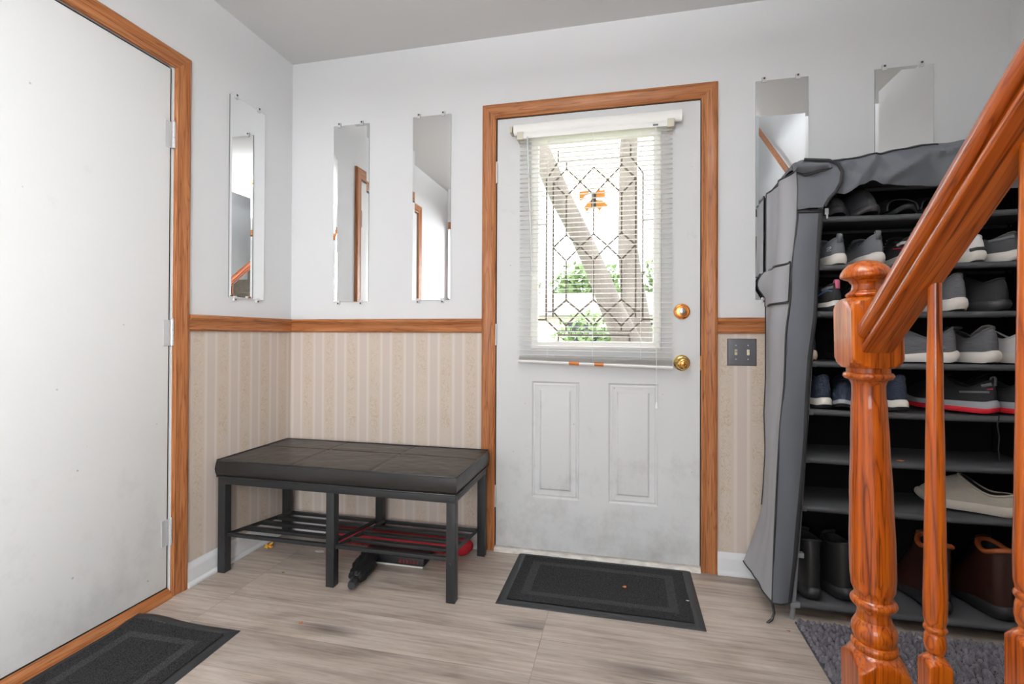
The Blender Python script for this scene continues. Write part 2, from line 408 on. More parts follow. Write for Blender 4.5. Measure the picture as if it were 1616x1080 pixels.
# ------------------------------------------------------------------ the room
XR = 3.146; YB = -2.33; H = 2.44; ZR = 1.03
def wall_boxes(mb, boxes):
    for b in boxes: mb.box(*b)
def split_mat(o, zlim, idx=1):
    for p in o.data.polygons:
        if p.center.z < zlim: p.material_index = idx
def cut_z(boxes, z):
    out = []
    for x0, x1, y0, y1, z0, z1 in boxes:
        if z0 < z < z1: out += [(x0, x1, y0, y1, z0, z), (x0, x1, y0, y1, z, z1)]
        else: out.append((x0, x1, y0, y1, z0, z1))
    return out
DXL, DXR, DZT = 1.095, 2.052, 2.068   # rough opening, front door
m = MB(); wall_boxes(m, cut_z([(-.12, DXL, 0, .12, -.02, H+.1), (DXR, XR+.12, 0, .12, -.02, H+.1), (DXL, DXR, 0, .12, DZT, H+.1)], ZR))
o = struct(m.build('wall_back', [PAINT, PAPERX], smooth=0)); split_mat(o, ZR)
LY0, LY1, LZT = -1.63, -.672, 2.068
m = MB(); wall_boxes(m, cut_z([(-.12, 0, LY1, 0, -.02, H+.1), (-.12, 0, YB-.12, LY0, -.02, H+.1), (-.12, 0, LY0, LY1, LZT, H+.1)], ZR))
o = struct(m.build('wall_left', [PAINT, PAPERY], smooth=0)); split_mat(o, ZR)
m = MB(); wall_boxes(m, cut_z([(XR, XR+.12, -4.1, 0, -.02, 4.9)], ZR))
o = struct(m.build('wall_right', [PAINT, PAPERY], smooth=0)); split_mat(o, ZR)
# rear wall: header over a wide cased opening to the next room
m = MB(); wall_boxes(m, [(0, .09, YB-.12, YB, -.02, H+.1), (.09, 2.03, YB-.12, YB, 2.07, H+.1), (2.03, 2.12, YB-.12, YB, -.02, H+.1)])
struct(m.build('wall_rear', PAINT, smooth=0))
m = MB(); m.box(2.02, 2.12, -4.1, YB-.12, -.02, 4.9); struct(m.build('wall_stairwell', PAINT, smooth=0))
m = MB(); m.box(2.12, XR, -4.2, -4.1, -.02, 4.9); struct(m.build('wall_stairwell_end', PAINT, smooth=0))
m = MB(); m.box(2.02, 2.12, -2.33, -1.30, H+.1, 4.9); m.box(2.12, XR, -1.30, -1.20, H+.1, 4.9); struct(m.build('wall_upstairs', PAINT, smooth=0))
m = MB(); m.box(2.0, XR+.12, -4.2, -1.2, 4.9, 5.0); struct(m.build('ceiling_stairwell', CEIL, smooth=0))
m = MB(); m.box(-.12, XR+.12, -1.20, .12, H, H+.1); m.box(-.12, 2.12, YB-.12, -1.20, H, H+.1)
struct(m.build('ceiling', CEIL, smooth=0))
m = MB(); m.box(-.3, XR+.12, -5.6, .12, -.04, 0); struct(m.build('floor', FLOOR, smooth=0))
# next room
m = MB(); m.box(-.4, -.3, -5.6, YB-.12, -.02, 2.54); struct(m.build('wall_next_room_left', PAINT, smooth=0))
m = MB()
m.box(-.3, 0.0, -5.6, -5.5, 0, 2.44); m.box(2.1, 2.4, -5.6, -5.5, 0, 2.44); m.box(0.0, 2.1, -5.6, -5.5, 0, .68); m.box(0.0, 2.1, -5.6, -5.5, 2.22, 2.44)
struct(m.build('wall_next_room_window', PAINT, smooth=0))
m = MB(); m.box(2.12, 2.4, -5.6, -4.2, -.02, 2.54); m.box(2.095, 2.12, -4.2, -2.45, 0, .65); m.box(-.3, 0, YB-.13, YB-.12, 0, 2.44); struct(m.build('wall_next_room_right', PAINT, smooth=0))
m = MB(); m.box(-.4, 2.4, -5.6, YB-.12, 2.44, 2.54); struct(m.build('ceiling_next_room', CEIL, smooth=0))

# window of the next room (behind the photographer)
w = empty('window_2', (1.05, -5.5, .68), kind='structure')
m = MB()
for a in ((0.0, 2.1, .68, .73), (0, 2.1, 2.17, 2.22), (0, .05, .73, 2.17), (2.05, 2.1, .73, 2.17), (1.02, 1.08, .73, 2.17)): m.box(a[0], a[1], -5.56, -5.5, a[2], a[3])
m.build('window_frame', VINYLW, w, smooth=0)

# ---- sweeps for trim
def frame_sweep(mb, a0, a1, zt, prof, conv, z0=0.0):
    """casing round an opening: inner edges at a0, a1 and zt; prof = [(outward, protrusion)]"""
    rows = []
    for kind in range(4):
        row = []
        for s, d in prof:
            if kind == 0: p = (a0-s, z0)
            elif kind == 1: p = (a0-s, zt+s)
            elif kind == 2: p = (a1+s, zt+s)
            else: p = (a1+s, z0)
            row.append(conv(p[0], p[1], d))
        rows.append(row)
    for k in range(3):
        mb.mi = 1 if k == 1 else 0
        mb.grid([rows[k], rows[k+1]])
    mb.mi = 0
CASE = [(0, 0), (0, .009), (.006, .013), (.012, .0115), (.030, .0125), (.046, .0155), (.054, .017), (.060, .016), (.066, .012), (.066, 0)]
cb = lambda a, z, d: Vector((a, -d, z)); cl = lambda a, z, d: Vector((d, a, z)); cr = lambda a, z, d: Vector((a, YB+d, z))
m = MB(); frame_sweep(m, 1.114, 2.033, 2.046, CASE, cb); struct(m.build('trim_1', [OAKZ, OAKX]))
m = MB(); frame_sweep(m, -1.612, -.692, 2.049, CASE, cl); struct(m.build('trim_2', [OAKZ, OAKY]))
m = MB(); frame_sweep(m, .09, 2.03, 2.05, CASE, cr); struct(m.build('trim_3', [OAKZ, OAKX]))
# jambs
m = MB()
for b in ((DXL, 1.111, -.001, .115, 0, 2.066), (2.034, DXR, -.001, .115, 0, 2.066), (1.111, 2.034, -.001, .115, 2.048, 2.066)): m.box(*b)
m.mi = 1
for b in ((1.111, 1.1225, .045, .115, .02, 2.048), (2.0235, 2.034, .045, .115, .02, 2.048)): m.box(*b)   # stops
struct(m.build('trim_4', [JAMB, JAMB], smooth=0))
m = MB()
for b in ((-.115, .001, -.695, -.672, 0, 2.066), (-.115, .001, LY0, -1.609, 0, 2.066), (-.115, .001, -1.609, -.695, 2.051, 2.066)): m.box(*b)
struct(m.build('trim_5', JAMB, smooth=0))

# chair rail
RAIL = [(1.028, 0), (1.028, .007), (1.032, .011), (1.037, .012), (1.041, .010), (1.045, .0095), (1.060, .0105), (1.071, .014), (1.076, .019), (1.084, .022), (1.092, .021), (1.095, .017), (1.095, 0)]
def straight(name, segs, prof, mats, conv):
    m = MB()
    for a, b in segs:
        m.grid([[conv(a, z, d) for z, d in prof], [conv(b, z, d) for z, d in prof]])
        m.fill([m.bm.verts.new(conv(a, z, d)) for z, d in prof]); m.fill([m.bm.verts.new(conv(b, z, d)) for z, d in prof])
    return struct(m.build(name, mats))
straight('trim_6', [(0, 1.048), (2.099, XR)], RAIL, OAKX, cb)
straight('trim_7', [(-.626, 0), (YB, -1.678)], RAIL, OAKY, cl)
cR = lambda a, z, d: Vector((XR-d, a, z))
straight('trim_8', [(-1.0, 0)], RAIL, OAKY, cR)
BASE = [(0, 0), (0, .020), (.006, .022), (.013, .020), (.018, .014), (.020, .012), (.068, .012), (.076, .011), (.083, .007), (.090, .004), (.094, .003), (.094, 0)]
straight('baseboard_back', [(0, 1.048), (2.099, XR)], BASE, WHITE, cb)
straight('baseboard_left', [(-.626, 0), (YB, -1.678)], BASE, WHITE, cl)
straight('baseboard_right', [(-1.0, 0)], BASE, WHITE, cR)

# ------------------------------------------------------------------ front door
def face_with_holes(mb, xs, zs, holes, conv, d):
    def inside(cx, cz):
        return any(h[0] < cx < h[1] and h[2] < cz < h[3] for h in holes)
    V = {}
    def v(i, j):
        if (i, j) not in V: V[(i, j)] = mb.bm.verts.new(conv(xs[i], zs[j], d))
        return V[(i, j)]
    for i in range(len(xs)-1):
        for j in range(len(zs)-1):
            if inside((xs[i]+xs[i+1])/2, (zs[j]+zs[j+1])/2): continue
            f = mb.bm.faces.new((v(i, j), v(i+1, j), v(i+1, j+1), v(i, j+1))); f.material_index = mb.mi
def rect_rings(mb, x0, x1, z0, z1, prof, conv, fill=True):
    """nested rectangles going inward: prof = [(inset, d)]"""
    rings = []
    for s, d in prof:
        rings.append([mb.bm.verts.new(conv(*p, d)) for p in ((x0+s, z0+s), (x1-s, z0+s), (x1-s, z1-s), (x0+s, z1-s))])
    for a, b in zip(rings, rings[1:]):
        for k in range(4):
            f = mb.bm.faces.new((a[k], a[(k+1) % 4], b[(k+1) % 4], b[k])); f.material_index = mb.mi
    if fill: f = mb.bm.faces.new(rings[-1]); f.material_index = mb.mi
front = empty('door_1', (1.575, 0, 0), kind='structure')
SX0, SX1, SZ0, SZ1 = 1.1185, 2.029, .022, 2.042
GX0, GX1, GZ0, GZ1 = 1.300, 1.848, .972, 1.932
DF = 0.0
m = MB()
holes = [(GX0, GX1, GZ0, GZ1), (1.286, 1.513, .258, .806), (1.637, 1.860, .258, .806)]
xs = sorted({SX0, SX1, GX0, GX1, 1.286, 1.513, 1.637, 1.860}); zs = sorted({SZ0, SZ1, GZ0, GZ1, .258, .806})
dconv = lambda x, z, d: Vector((x, DF-d, z))
face_with_holes(m, xs, zs, holes, dconv, 0)
for x0, x1 in ((1.286, 1.513), (1.637, 1.860)):
    rect_rings(m, x0, x1, .258, .806, [(0, 0), (.004, -.001), (.010, -.007), (.014, -.0075), (.019, -.005), (.023, -.0062), (.034, -.0078), (.041, -.0078), (.046, -.004), (.048, -.0015), (.054, -.001)], dconv)
# edges and back
b = .042
for p in (((SX0, SZ0), (SX1, SZ0)), ((SX1, SZ0), (SX1, SZ1)), ((SX1, SZ1), (SX0, SZ1)), ((SX0, SZ1), (SX0, SZ0)),
          ((GX0, GZ0), (GX1, GZ0)), ((GX1, GZ0), (GX1, GZ1)), ((GX1, GZ1), (GX0, GZ1)), ((GX0, GZ1), (GX0, GZ0))):
    (a0, c0), (a1, c1) = p
    m.quadv([dconv(a0, c0, 0), dconv(a1, c1, 0), dconv(a1, c1, -b), dconv(a0, c0, -b)])
xs2 = sorted({SX0, SX1, GX0, GX1}); zs2 = sorted({SZ0, SZ1, GZ0, GZ1})
face_with_holes(m, xs2, zs2, [(GX0, GX1, GZ0, GZ1)], dconv, -b)
bmesh.ops.remove_doubles(m.bm, verts=m.bm.verts, dist=.0001)
m.build('door_leaf', DOORP, front, smooth=30)
# glazing frame
m = MB()
rect_rings(m, 1.283, 1.867, .954, 1.949, [(0, 0), (.001, .008), (.006, .012), (.013, .012), (.020, .007), (.028, .004), (.034, -.004), (.034, -.02)], dconv, fill=False)
m.build('glazing_frame', VINYLW, front, smooth=40)
g = mat('door_glass', (1, 1, 1), 0.0, trans=1, spec=.5); g.node_tree.nodes['Principled BSDF'].inputs['IOR'].default_value = 1.02
GLASS = g
m = MB(); m.box(1.31, 1.84, .012, .016, .98, 1.92); pane = m.build('window_pane', GLASS, front, smooth=0)
# leaded pattern
m = MB()
yc = .009
def came(*pts, w=.0040):
    for a, b2 in zip(pts, pts[1:]):
        m.tube([(a[0], yc, a[1]), (b2[0], yc, b2[1])], w, n=6)
for zt, zm, zb in ((1.787, 1.724, 1.660), (1.481, 1.425, 1.361), (1.179, 1.127, 1.062)):
    xsd = (1.386, 1.447, 1.510, 1.571, 1.634, 1.696, 1.758)
    for i in (0, 2, 4): came((xsd[i], zm), (xsd[i+1], zt), (xsd[i+2], zm), (xsd[i+1], zb), (xsd[i], zm))
for x in (1.447, 1.696): came((x, 1.823), (x, 1.787)); came((x, 1.660), (x, 1.481)); came((x, 1.361), (x, 1.179)); came((x, 1.062), (x, 1.033))
came((1.571, 1.660), (1.571, 1.481)); came((1.571, 1.361), (1.571, 1.179))
came((1.386, 1.724), (1.386, 1.100)); came((1.758, 1.724), (1.758, 1.100))
came((1.354, 1.745), (1.354, 1.089)); came((1.789, 1.745), (1.789, 1.089))
came((1.31, 1.535), (1.354, 1.535)); came((1.789, 1.535), (1.836, 1.535)); came((1.31, 1.089), (1.354, 1.089)); came((1.789, 1.089), (1.836, 1.089))
came((1.408, 1.875), (1.408, 1.823), (1.735, 1.823), (1.735, 1.875)); came((1.408, 1.823), (1.354, 1.745)); came((1.735, 1.823), (1.789, 1.745))
came((1.354, 1.089), (1.408, 1.036), (1.735, 1.036), (1.789, 1.089)); came((1.412, .985), (1.412, 1.018), (1.732, 1.018), (1.732, .985))
came((1.354, 1.126), (1.386, 1.126)); came((1.758, 1.126), (1.789, 1.126))
m.build('leaded_pattern', LEAD, front, smooth=60)
# hinges
for zc in (1.787, 1.017, .253):
    m = MB(); m.box(1.111, 1.1225, -.0015, .001, zc-.048, zc+.048)
    for k in range(5): m.lathe([(.0045, 0), (.0045, .0185)], 12, Matrix.Translation((1.1165, -.0055, zc-.048+.0195*k)))
    m.lathe([(.001, .006), (.0035, .004), (.004, 0)], 10, Matrix.Translation((1.1165, -.0055, zc+.049)))
    m.build('hinge', HINGE, front)
# dead bolt, knob, strike
def ymat(x, z, y=0): return Matrix.Translation((x, y, z)) @ Matrix.Rotation(PI/2, 4, 'X')
m = MB(); m.lathe([(.0345, 0), (.0345, .006), (.032, .011), (.027, .0135), (.0255, .0125), (.0245, .0135), (.0235, .016), (.0150, .0175), (.0, .0178)], 40, ymat(1.954, 1.123), cap=False)
db = m.build('deadbolt', BRASSO, front)
m = MB(); m.lathe([(.0135, .016), (.0135, .0195), (.011, .021), (0, .021)], 24, ymat(1.954, 1.123), cap=False); m.box(1.9525, 1.9555, -.0225, -.020, 1.116, 1.130)
m.build('lock_cylinder', STEEL, db)
m = MB(); m.lathe([(.0345, 0), (.0345, .004), (.030, .009), (.020, .012), (.013, .014), (.011, .020), (.011, .030), (.018, .034), (.0255, .042), (.0275, .050), (.0265, .058), (.022, .064), (.015, .067), (.0135, .0655), (.0, .0655)], 40, ymat(1.954, .899), cap=False)
kn = m.build('door_knob', BRASS, front)
m = MB(); m.lathe([(.0095, .065), (.0095, .068), (.007, .0695), (0, .0695)], 20, ymat(1.954, .899), cap=False); m.box(1.9505, 1.9575, -.0735, -.069, .8975, .9005)
m.build('keyhole_button', BRASSO, kn)
m = MB(); m.box(2.029, 2.034, -.003, .02, .868, .93); m.build('strike_plate', BRASSO, front, smooth=0)
# weather strip gaps
m = MB(); m.box(SX0-.006, SX0, .004, .04, .02, 2.046); m.box(SX1, SX1+.005, .004, .04, .02, 2.046); m.box(SX0, SX1, .004, .04, 2.042, 2.0475)
m.build('weather_strip', DARKGAP, front, smooth=0)
# orange sun catcher stuck on the glass
ORG = mat('orange_glass_paint', S((240, 160, 60)), .5); N_, L_, b_ = nodes(ORG); b_.inputs['Subsurface Weight'].default_value = 0
DKC = mat('dark_centre_strip', S((70, 62, 56)), .5)
yo = lambda u, v, h: Vector((1.571+u, .0045-h, 1.63+v))
sc = empty('sun_catcher', (1.571, .008, 1.63), 'small orange bell shaped sun catcher on the leaded glass of the front door', 'ornament')
m = MB()
m.prism([(-.065, .048), (-.020, .048), (-.020, .032), (-.040, .026), (-.048, .008), (-.065, .006)], yo, 0, .0018)
m.prism([(.012, .048), (.052, .048), (.052, .012), (.012, .012)], yo, 0, .0018)
m.prism([(-.012, .005), (-.026, -.006), (-.046, -.030), (-.038, -.034), (-.030, -.050), (-.020, -.034), (.018, -.034), (.027, -.048), (.036, -.034), (.066, -.024), (.040, .000), (.012, .005)], yo, 0, .0018)
m.build('orange_pane', ORG, sc, smooth=0)
m = MB(); m.prism([(-.010, .040), (.012, .040), (.012, -.028), (-.010, -.028)], yo, .0018, .0030); m.build('centre_strip', DKC, sc, smooth=0)

# threshold
m = MB(); m.grid([[Vector((x, y, z)) for y, z in ((.12, .0), (.12, .02), (.0, .02), (-.012, .018), (-.020, .010), (-.022, 0))] for x in (1.114, 2.031)])
SILL = mat('scraped_white_threshold', S((214, 208, 200)), .5, vary=(18, .28, (1, 4, 1)), bump=(40, .3, .001))
o = struct(m.build('trim_9', SILL)); o.name = 'trim_9'

# ------------------------------------------------------------------ mini blind on the door
def slat_mat():
    m_ = bpy.data.materials.new('white_blind_slat'); m_.use_nodes = True; N, L, b = nodes(m_)
    b.inputs['Base Color'].default_value = (*S((250, 249, 246)), 1); b.inputs['Roughness'].default_value = .35
    tr = N.new('ShaderNodeBsdfTranslucent'); tr.inputs['Color'].default_value = (*S((240, 224, 214)), 1)
    mx = N.new('ShaderNodeMixShader'); mx.inputs[0].default_value = .10
    out = N['Material Output']; L.new(b.outputs[0], mx.inputs[1]); L.new(tr.outputs[0], mx.inputs[2]); L.new(mx.outputs[0], out.inputs['Surface'])
    return m_
SLAT = slat_mat()
bl = empty('mini_blind', (1.575, -.04, 1.95), 'white horizontal mini blind with open slats hanging over the front door glass', 'window blind')
BX0, BX1 = 1.236, 1.910; BY = -.040
def zt_(x, zl, zr): return lerp(zl, zr, (x-BX0)/(BX1-BX0))
m = MB(); m.grid([[Vector((x, BY+.013*math.cos(a)*1.0, 1.968+.026*math.sin(a))) for a in [2*PI*k/18 for k in range(18)]] for x in (1.208, 1.948)], close_v=True)
for x in (1.208, 1.948): m.fill([m.bm.verts.new((x, BY+.013*math.cos(2*PI*k/18), 1.968+.026*math.sin(2*PI*k/18))) for k in range(18)])
m.build('valance', VINYLW, bl)
m = MB(); m.box(BX0-.006, BX1+.004, BY-.012, BY+.016, 1.921, 1.945, .002); m.build('headrail', VINYLW, bl)
BRK = mat('yellowed_plastic_bracket', S((212, 206, 186)), .4)
for x in (BX0+.004, BX1-.008):
    m = MB(); m.box(x-.014, x+.014, BY-.017, BY+.038, 1.916, 1.952, .002); m.build('bracket', BRK, bl)
m = MB(); m.box(1.19, 1.2, -.05, -.001, 1.955, 1.985); m.box(1.203, 1.207, -.04, -.001, 1.955, 1.985); m.build('end_bracket', BRK, bl, smooth=0)
m = MB(); NS = 47
for i in range(NS+7):
    if i < NS:
        zl = 1.910-i*.02135; zr = zl; tilt = math.radians(3)
    else:
        k = i-NS; zl = .922-.0032*k; zr = zl-.012; tilt = 0
        zl -= .004
    rows = []
    for x in (BX0, (BX0+BX1)/2, BX1):
        z = zt_(x, zl, zr)
        if i < NS: z -= .006*(i/NS)**2*(x-BX0)/(BX1-BX0)
        row = []
        for q in range(5):
            s_ = (q/4-.5)*.0245
            row.append(Vector((x, BY+s_*math.cos(tilt), z+s_*math.sin(tilt)+.0022*(1-(q/2-1)**2))))
        rows.append(row)
    m.grid(rows)
m.build('slats', SLAT, bl, smooth=60)
m = MB(); m.grid([[Vector((x, BY+.0125*math.cos(a), zt_(x, .899, .880)+.0085*math.sin(a))) for a in [2*PI*k/14 for k in range(14)]] for x in (BX0-.003, BX1+.003)], close_v=True)
for x in (BX0-.003, BX1+.003): m.fill([m.bm.verts.new((x, BY+.0125*math.cos(2*PI*k/14), zt_(x, .899, .880)+.0085*math.sin(2*PI*k/14))) for k in range(14)])
br_ = m.build('bottom_rail', VINYLW, bl)
TAPE = mat('orange_tape', S((222, 132, 60)), .5)
for x0, x1 in ((1.467, 1.513), (1.580, 1.621)):
    m = MB(); m.grid([[Vector((x, BY+.0135*math.cos(a), zt_(x, .899, .880)+.0095*math.sin(a))) for a in [2*PI*k/14 for k in range(14)]] for x in (x0, x1)], close_v=True)
    m.build('orange_clip', TAPE, br_)['label'] = 'orange tape clip'
for x in (1.368, 1.571, 1.779):
    m = MB()
    for dy in (-.0125, .0125): m.tube([(x, BY+dy, 1.925), (x, BY+dy, .895)], .0006, n=5)
    m.build('ladder_string', VINYLW, bl)
m = MB(); m.tube([(1.274, BY-.018, 1.925), (1.276, BY-.020, 1.88), (1.298, BY-.022, 1.31)], .0035, n=8); m.build('tilt_wand', CLIP, bl)
m = MB()
for dx in (-.002, .002): m.tube([(1.840+dx, BY-.016, 1.925), (1.841+dx, BY-.018, 1.3), (1.845, BY-.016, .73)], .0008, n=5)
m.lathe([(.001, .03), (.004, .02), (.006, 0), (.001, -.002)], 10, Matrix.Translation((1.845, BY-.016, .705)))
m.build('lift_cord', VINYLW, bl)
m = MB(); m.box(1.828, 1.850, BY-.0135, BY-.011, 1.926, 1.934); m.build('cord_lock', SCREW, bl, smooth=0)

# ------------------------------------------------------------------ left door (slab seen at a slant)
ld = empty('door_2', (0, -1.15, 0), kind='structure')
m = MB(); m.box(-.042, -.002, -1.604, -.706, .042, 2.041, .0015); m.build('door_leaf', DOORL, ld)
m = MB(); m.box(-.035, -.010, -.706, -.6955, .04, 2.047); m.box(-.035, -.01, -1.609, -1.604, .04, 2.047); m.box(-.035, -.01, -1.604, -.706, 2.041, 2.049)
m.build('weather_strip', DARKGAP, ld, smooth=0)
for zc in (1.785, 1.02, .253):
    m = MB(); m.box(-.002, .0005, -.728, -.690, zc-.050, zc+.050)
    for k in range(5): m.lathe([(.0062, 0), (.0062, .0193)], 12, Matrix.Translation((.0072, -.699, zc-.050+.0202*k)))
    m.lathe([(.001, .007), (.004, .004), (.005, 0)], 10, Matrix.Translation((.0072, -.699, zc+.0515)))
    m.build('hinge', HINGE, ld)
m = MB(); m.lathe([(.032, 0), (.030, .006), (.012, .010), (.011, .03), (.024, .038), (.028, .05), (.022, .064), (0, .068)], 30, Matrix.Translation((-.002, -1.54, .95)) @ Matrix.Rotation(PI/2, 4, 'Y'), cap=False)
m.build('door_knob', BRASS, ld)
# oak sill of the left door
m = MB(); m.grid([[Vector((x, y, z)) for x, z in ((-.1, 0), (-.1, .034), (-.004, .034), (.002, .030), (.014, .014), (.018, 0))] for y in (-.697, -1.607)])
struct(m.build('trim_10', OAKY))
m = MB(); m.box(-.045, -.008, -1.607, -.697, .034, .042); struct(m.build('trim_11', DARKGAP, smooth=0))

# ------------------------------------------------------------------ wall mirrors with clips
def mirror(name, conv, a0, a1, z0, z1, label, origin, t=.006, clips=(.16, .80)):
    root = empty(name, origin, label, 'mirror', 'narrow frameless wall mirrors')
    m = MB()
    rect_rings(m, a0, a1, z0, z1, [(0, .0005), (0, t-.0006)], conv, fill=False)
    m.mi = 1
    rect_rings(m, a0, a1, z0, z1, [(0, t-.0006), (.012, t)], conv, fill=False)
    m.mi = 1
    rect_rings(m, a0, a1, z0, z1, [(.012, t), (.0121, t)], conv, fill=True)
    m.build('mirror_glass', [MIRROREDGE, MIRROR], root, smooth=0)
    for z, s in ((z1, 1), (z0, -1)):
        for f in clips:
            a = lerp(a0, a1, f)
            m = MB()
            pts = [(a-.008, z-s*.008, t+.0005), (a+.008, z-s*.008, t+.0005), (a+.008, z+s*.014, t+.0005), (a-.008, z+s*.014, t+.0005)]
            q = [m.bm.verts.new(conv(x, zz, d)) for x, zz, d in pts]; q2 = [m.bm.verts.new(conv(x, zz, d+.003)) for x, zz, d in pts]
            m.fill(q[::-1]); m.fill(q2)
            for k in range(4): m.fill((q[k], q[(k+1) % 4], q2[(k+1) % 4], q2[k]))
            m.prism([(a-.008, z+s*.001), (a+.008, z+s*.001), (a+.008, z+s*.014), (a-.008, z+s*.014)], lambda u, v, h: conv(u, v, h), 0, t+.0005)
            c = m.build('clip', CLIP, root, smooth=0)
            m = MB(); n = 12; cz = z+s*.008
            m.prism([(a+.0042*math.cos(2*PI*k/n), cz+.0042*math.sin(2*PI*k/n)) for k in range(n)], lambda u, v, h: conv(u, v, h), t+.0034, t+.0052)
            m.build('screw', CLIPSCREW, c)
    return root
mb_ = lambda a, z, d: Vector((a, -d, z)); ml_ = lambda a, z, d: Vector((d, a, z))
mirror('wall_mirror', ml_, -.421, -.207, 1.180, 2.083, 'tall narrow frameless mirror on the left wall between the flush door and the corner', (0, -.314, 1.18))
mirror('wall_mirror', mb_, .249, .448, 1.184, 2.088, 'tall narrow mirror on the back wall nearest the room corner above the bench', (.348, 0, 1.184))
mirror('wall_mirror', mb_, .687, .886, 1.187, 2.093, 'tall narrow mirror hanging just left of the front door', (.786, 0, 1.187))
mirror('wall_mirror', mb_, 2.249, 2.450, 1.172, 2.096, 'tall narrow mirror right of the front door reaching down behind the grey shoe rack cover', (2.35, 0, 1.172))
mirror('wall_mirror', mb_, 2.692, 2.893, 1.174, 2.095, 'rightmost narrow mirror half hidden above the crumpled rack cover', (2.79, 0, 1.174))

# ------------------------------------------------------------------ switch plate
PEWTER = mat('dark_pewter_plate', S((112, 112, 116)), .35, metal=.6); IVORY = mat('ivory_toggle', S((214, 204, 172)), .4)
sw = empty('light_switch_plate', (2.196, 0, .948), 'dark pewter double switch plate with two ivory toggles, right of the front door', 'light switch')
m = MB(); rect_rings(m, 2.138, 2.254, .891, 1.006, [(0, 0), (0, .002), (.004, .006), (.012, .007)], mb_); m.build('plate', PEWTER, sw, smooth=30)
for x, s in ((2.172, -1), (2.220, 1)):
    m = MB(); m.box(x-.005, x+.005, -.0085, -.006, .936, .960)
    m.box(x-.0035, x+.0035, -.018, -.006, .944, .952, .001, Matrix.Translation((x, 0, .948)) @ Matrix.Rotation(.55*s, 4, 'X') @ Matrix.Translation((-x, 0, -.948)))
    m.build('toggle', IVORY, sw)
    for z in (.918, .978):
        m = MB(); m.lathe([(.0035, 0), (.003, .0015), (0, .002)], 12, ymat(x, z, -.0065), cap=False); m.build('screw', STEEL, sw)

# ------------------------------------------------------------------ added lamp in place of bounced flash
LAMP = bpy.data.materials.new('added_lamp_glow'); LAMP.use_nodes = True
N, L, b = nodes(LAMP); b.inputs['Emission Color'].default_value = (1, .99, .97, 1); b.inputs['Emission Strength'].default_value = 3
b.inputs['Base Color'].default_value = (.9, .9, .88, 1)
LX, LY = 1.55, -1.75
cl_ = empty('added_bounce_lamp', (LX, LY, H), 'added unseen lamp with a hanging glass bowl, standing in for bounced flash', 'added lamp')
m = MB(); m.lathe([(.065, -.001), (.065, -.02), (.05, -.028), (.008, -.03), (.008, -.32), (.0, -.32)], 32, Matrix.Translation((LX, LY, H)), cap=False); m.build('added_lamp_stem', BRASS, cl_)
m = MB(); m.lathe([(.175, -.245), (.17, -.265), (.145, -.295), (.10, -.318), (.04, -.328), (0, -.329)], 40, Matrix.Translation((LX, LY, H)), cap=False); m.build('added_lamp_bowl', LAMP, cl_, solid=.003)
area_light('bounce_fill_uplight', (LX, LY, H-.255), (0, 0, 1), .26, .26, 68, (.96, .98, 1.0))  # added uplight, does the work of a flash bounced off the ceiling

# ------------------------------------------------------------------ outside the door
GRASS = mat('lawn_grass', S((120, 140, 88)), .9, vary=(3, .25)); ASPH = mat('driveway_concrete', S((180, 170, 160)), .9, vary=(4, .1))
BARK = mat('grey_bark', S((116, 108, 102)), .95, vary=(4, .3, (1, 1, .25)), bump=(30, .8, .02, (1, 1, .2)))
LEAFM = mat('tree_leaf', S((118, 142, 92)), .7, vary=(20, .3)); SIDING = mat('house_siding', S((206, 198, 188)), .8)
m = MB(); m.box(-22, 26, .13, 60, -.25, -.18); tag(m.build('lawn', GRASS, smooth=0), kind='structure')
m = MB(); m.box(-22, 26, 8.5, 11.5, -.18, -.16); tag(m.build('street', ASPH, smooth=0), kind='structure')
m = MB(); m.box(1.0, 2.2, .13, 8.5, -.18, -.15); tag(m.build('front_walk', ASPH, smooth=0), kind='structure')
def trunk_pts(mb, pts, rs, seed):
    rows = []
    for i, p in enumerate(pts):
        p = Vector(p); row = []
        for k in range(18):
            a = 2*PI*k/18; r = rs[i]*(1+.12*noise.noise(Vector((math.cos(a)*1.5, math.sin(a)*1.5, i*.7+seed))))
            row.append(p+Vector((math.cos(a)*r, math.sin(a)*r, 0)))
        rows.append(row)
    mb.grid(rows, close_v=True)
def leaves(mb, centre, rad, n, seed, size=1.0):
    rr = random.Random(seed)
    for _ in range(n):
        d = Vector((rr.gauss(0, 1), rr.gauss(0, 1), rr.gauss(0, 1))).normalized()*rr.uniform(.45, 1)
        p = Vector(centre)+Vector((d.x*rad[0], d.y*rad[1], d.z*rad[2]))
        a = Vector((rr.gauss(0, 1), rr.gauss(0, 1), rr.gauss(0, 1))).normalized(); b_ = a.orthogonal().normalized(); s = rr.uniform(.05, .11)*size
        mb.quadv([p-a*s, p+b_*s*.55, p+a*s, p-b_*s*.55])
tr = empty('leaning_tree', (1.9, 3.6, -.18), 'big grey tree trunk leaning left outside, seen through the leaded door glass', 'tree')
m = MB(); trunk_pts(m, [(2.05, 3.6, -.2), (1.92, 3.6, .5), (1.73, 3.6, 1.02), (1.55, 3.58, 1.4), (1.40, 3.55, 1.76), (1.2, 3.5, 2.2), (1.0, 3.5, 2.6), (.7, 3.4, 3.3), (.3, 3.3, 4.2)], [.26, .20, .165, .145, .13, .13, .14, .13, .10], 1); m.build('trunk', BARK, tr)
m = MB(); leaves(m, (.2, 3.6, 4.6), (1.5, 1.2, .9), 900, 3); m.build('crown', LEAFM, tr, smooth=0)
tr = empty('upright_tree', (2.0, 6.5, -.18), 'grey upright tree trunk behind the leaning one, seen through the door glass', 'tree')
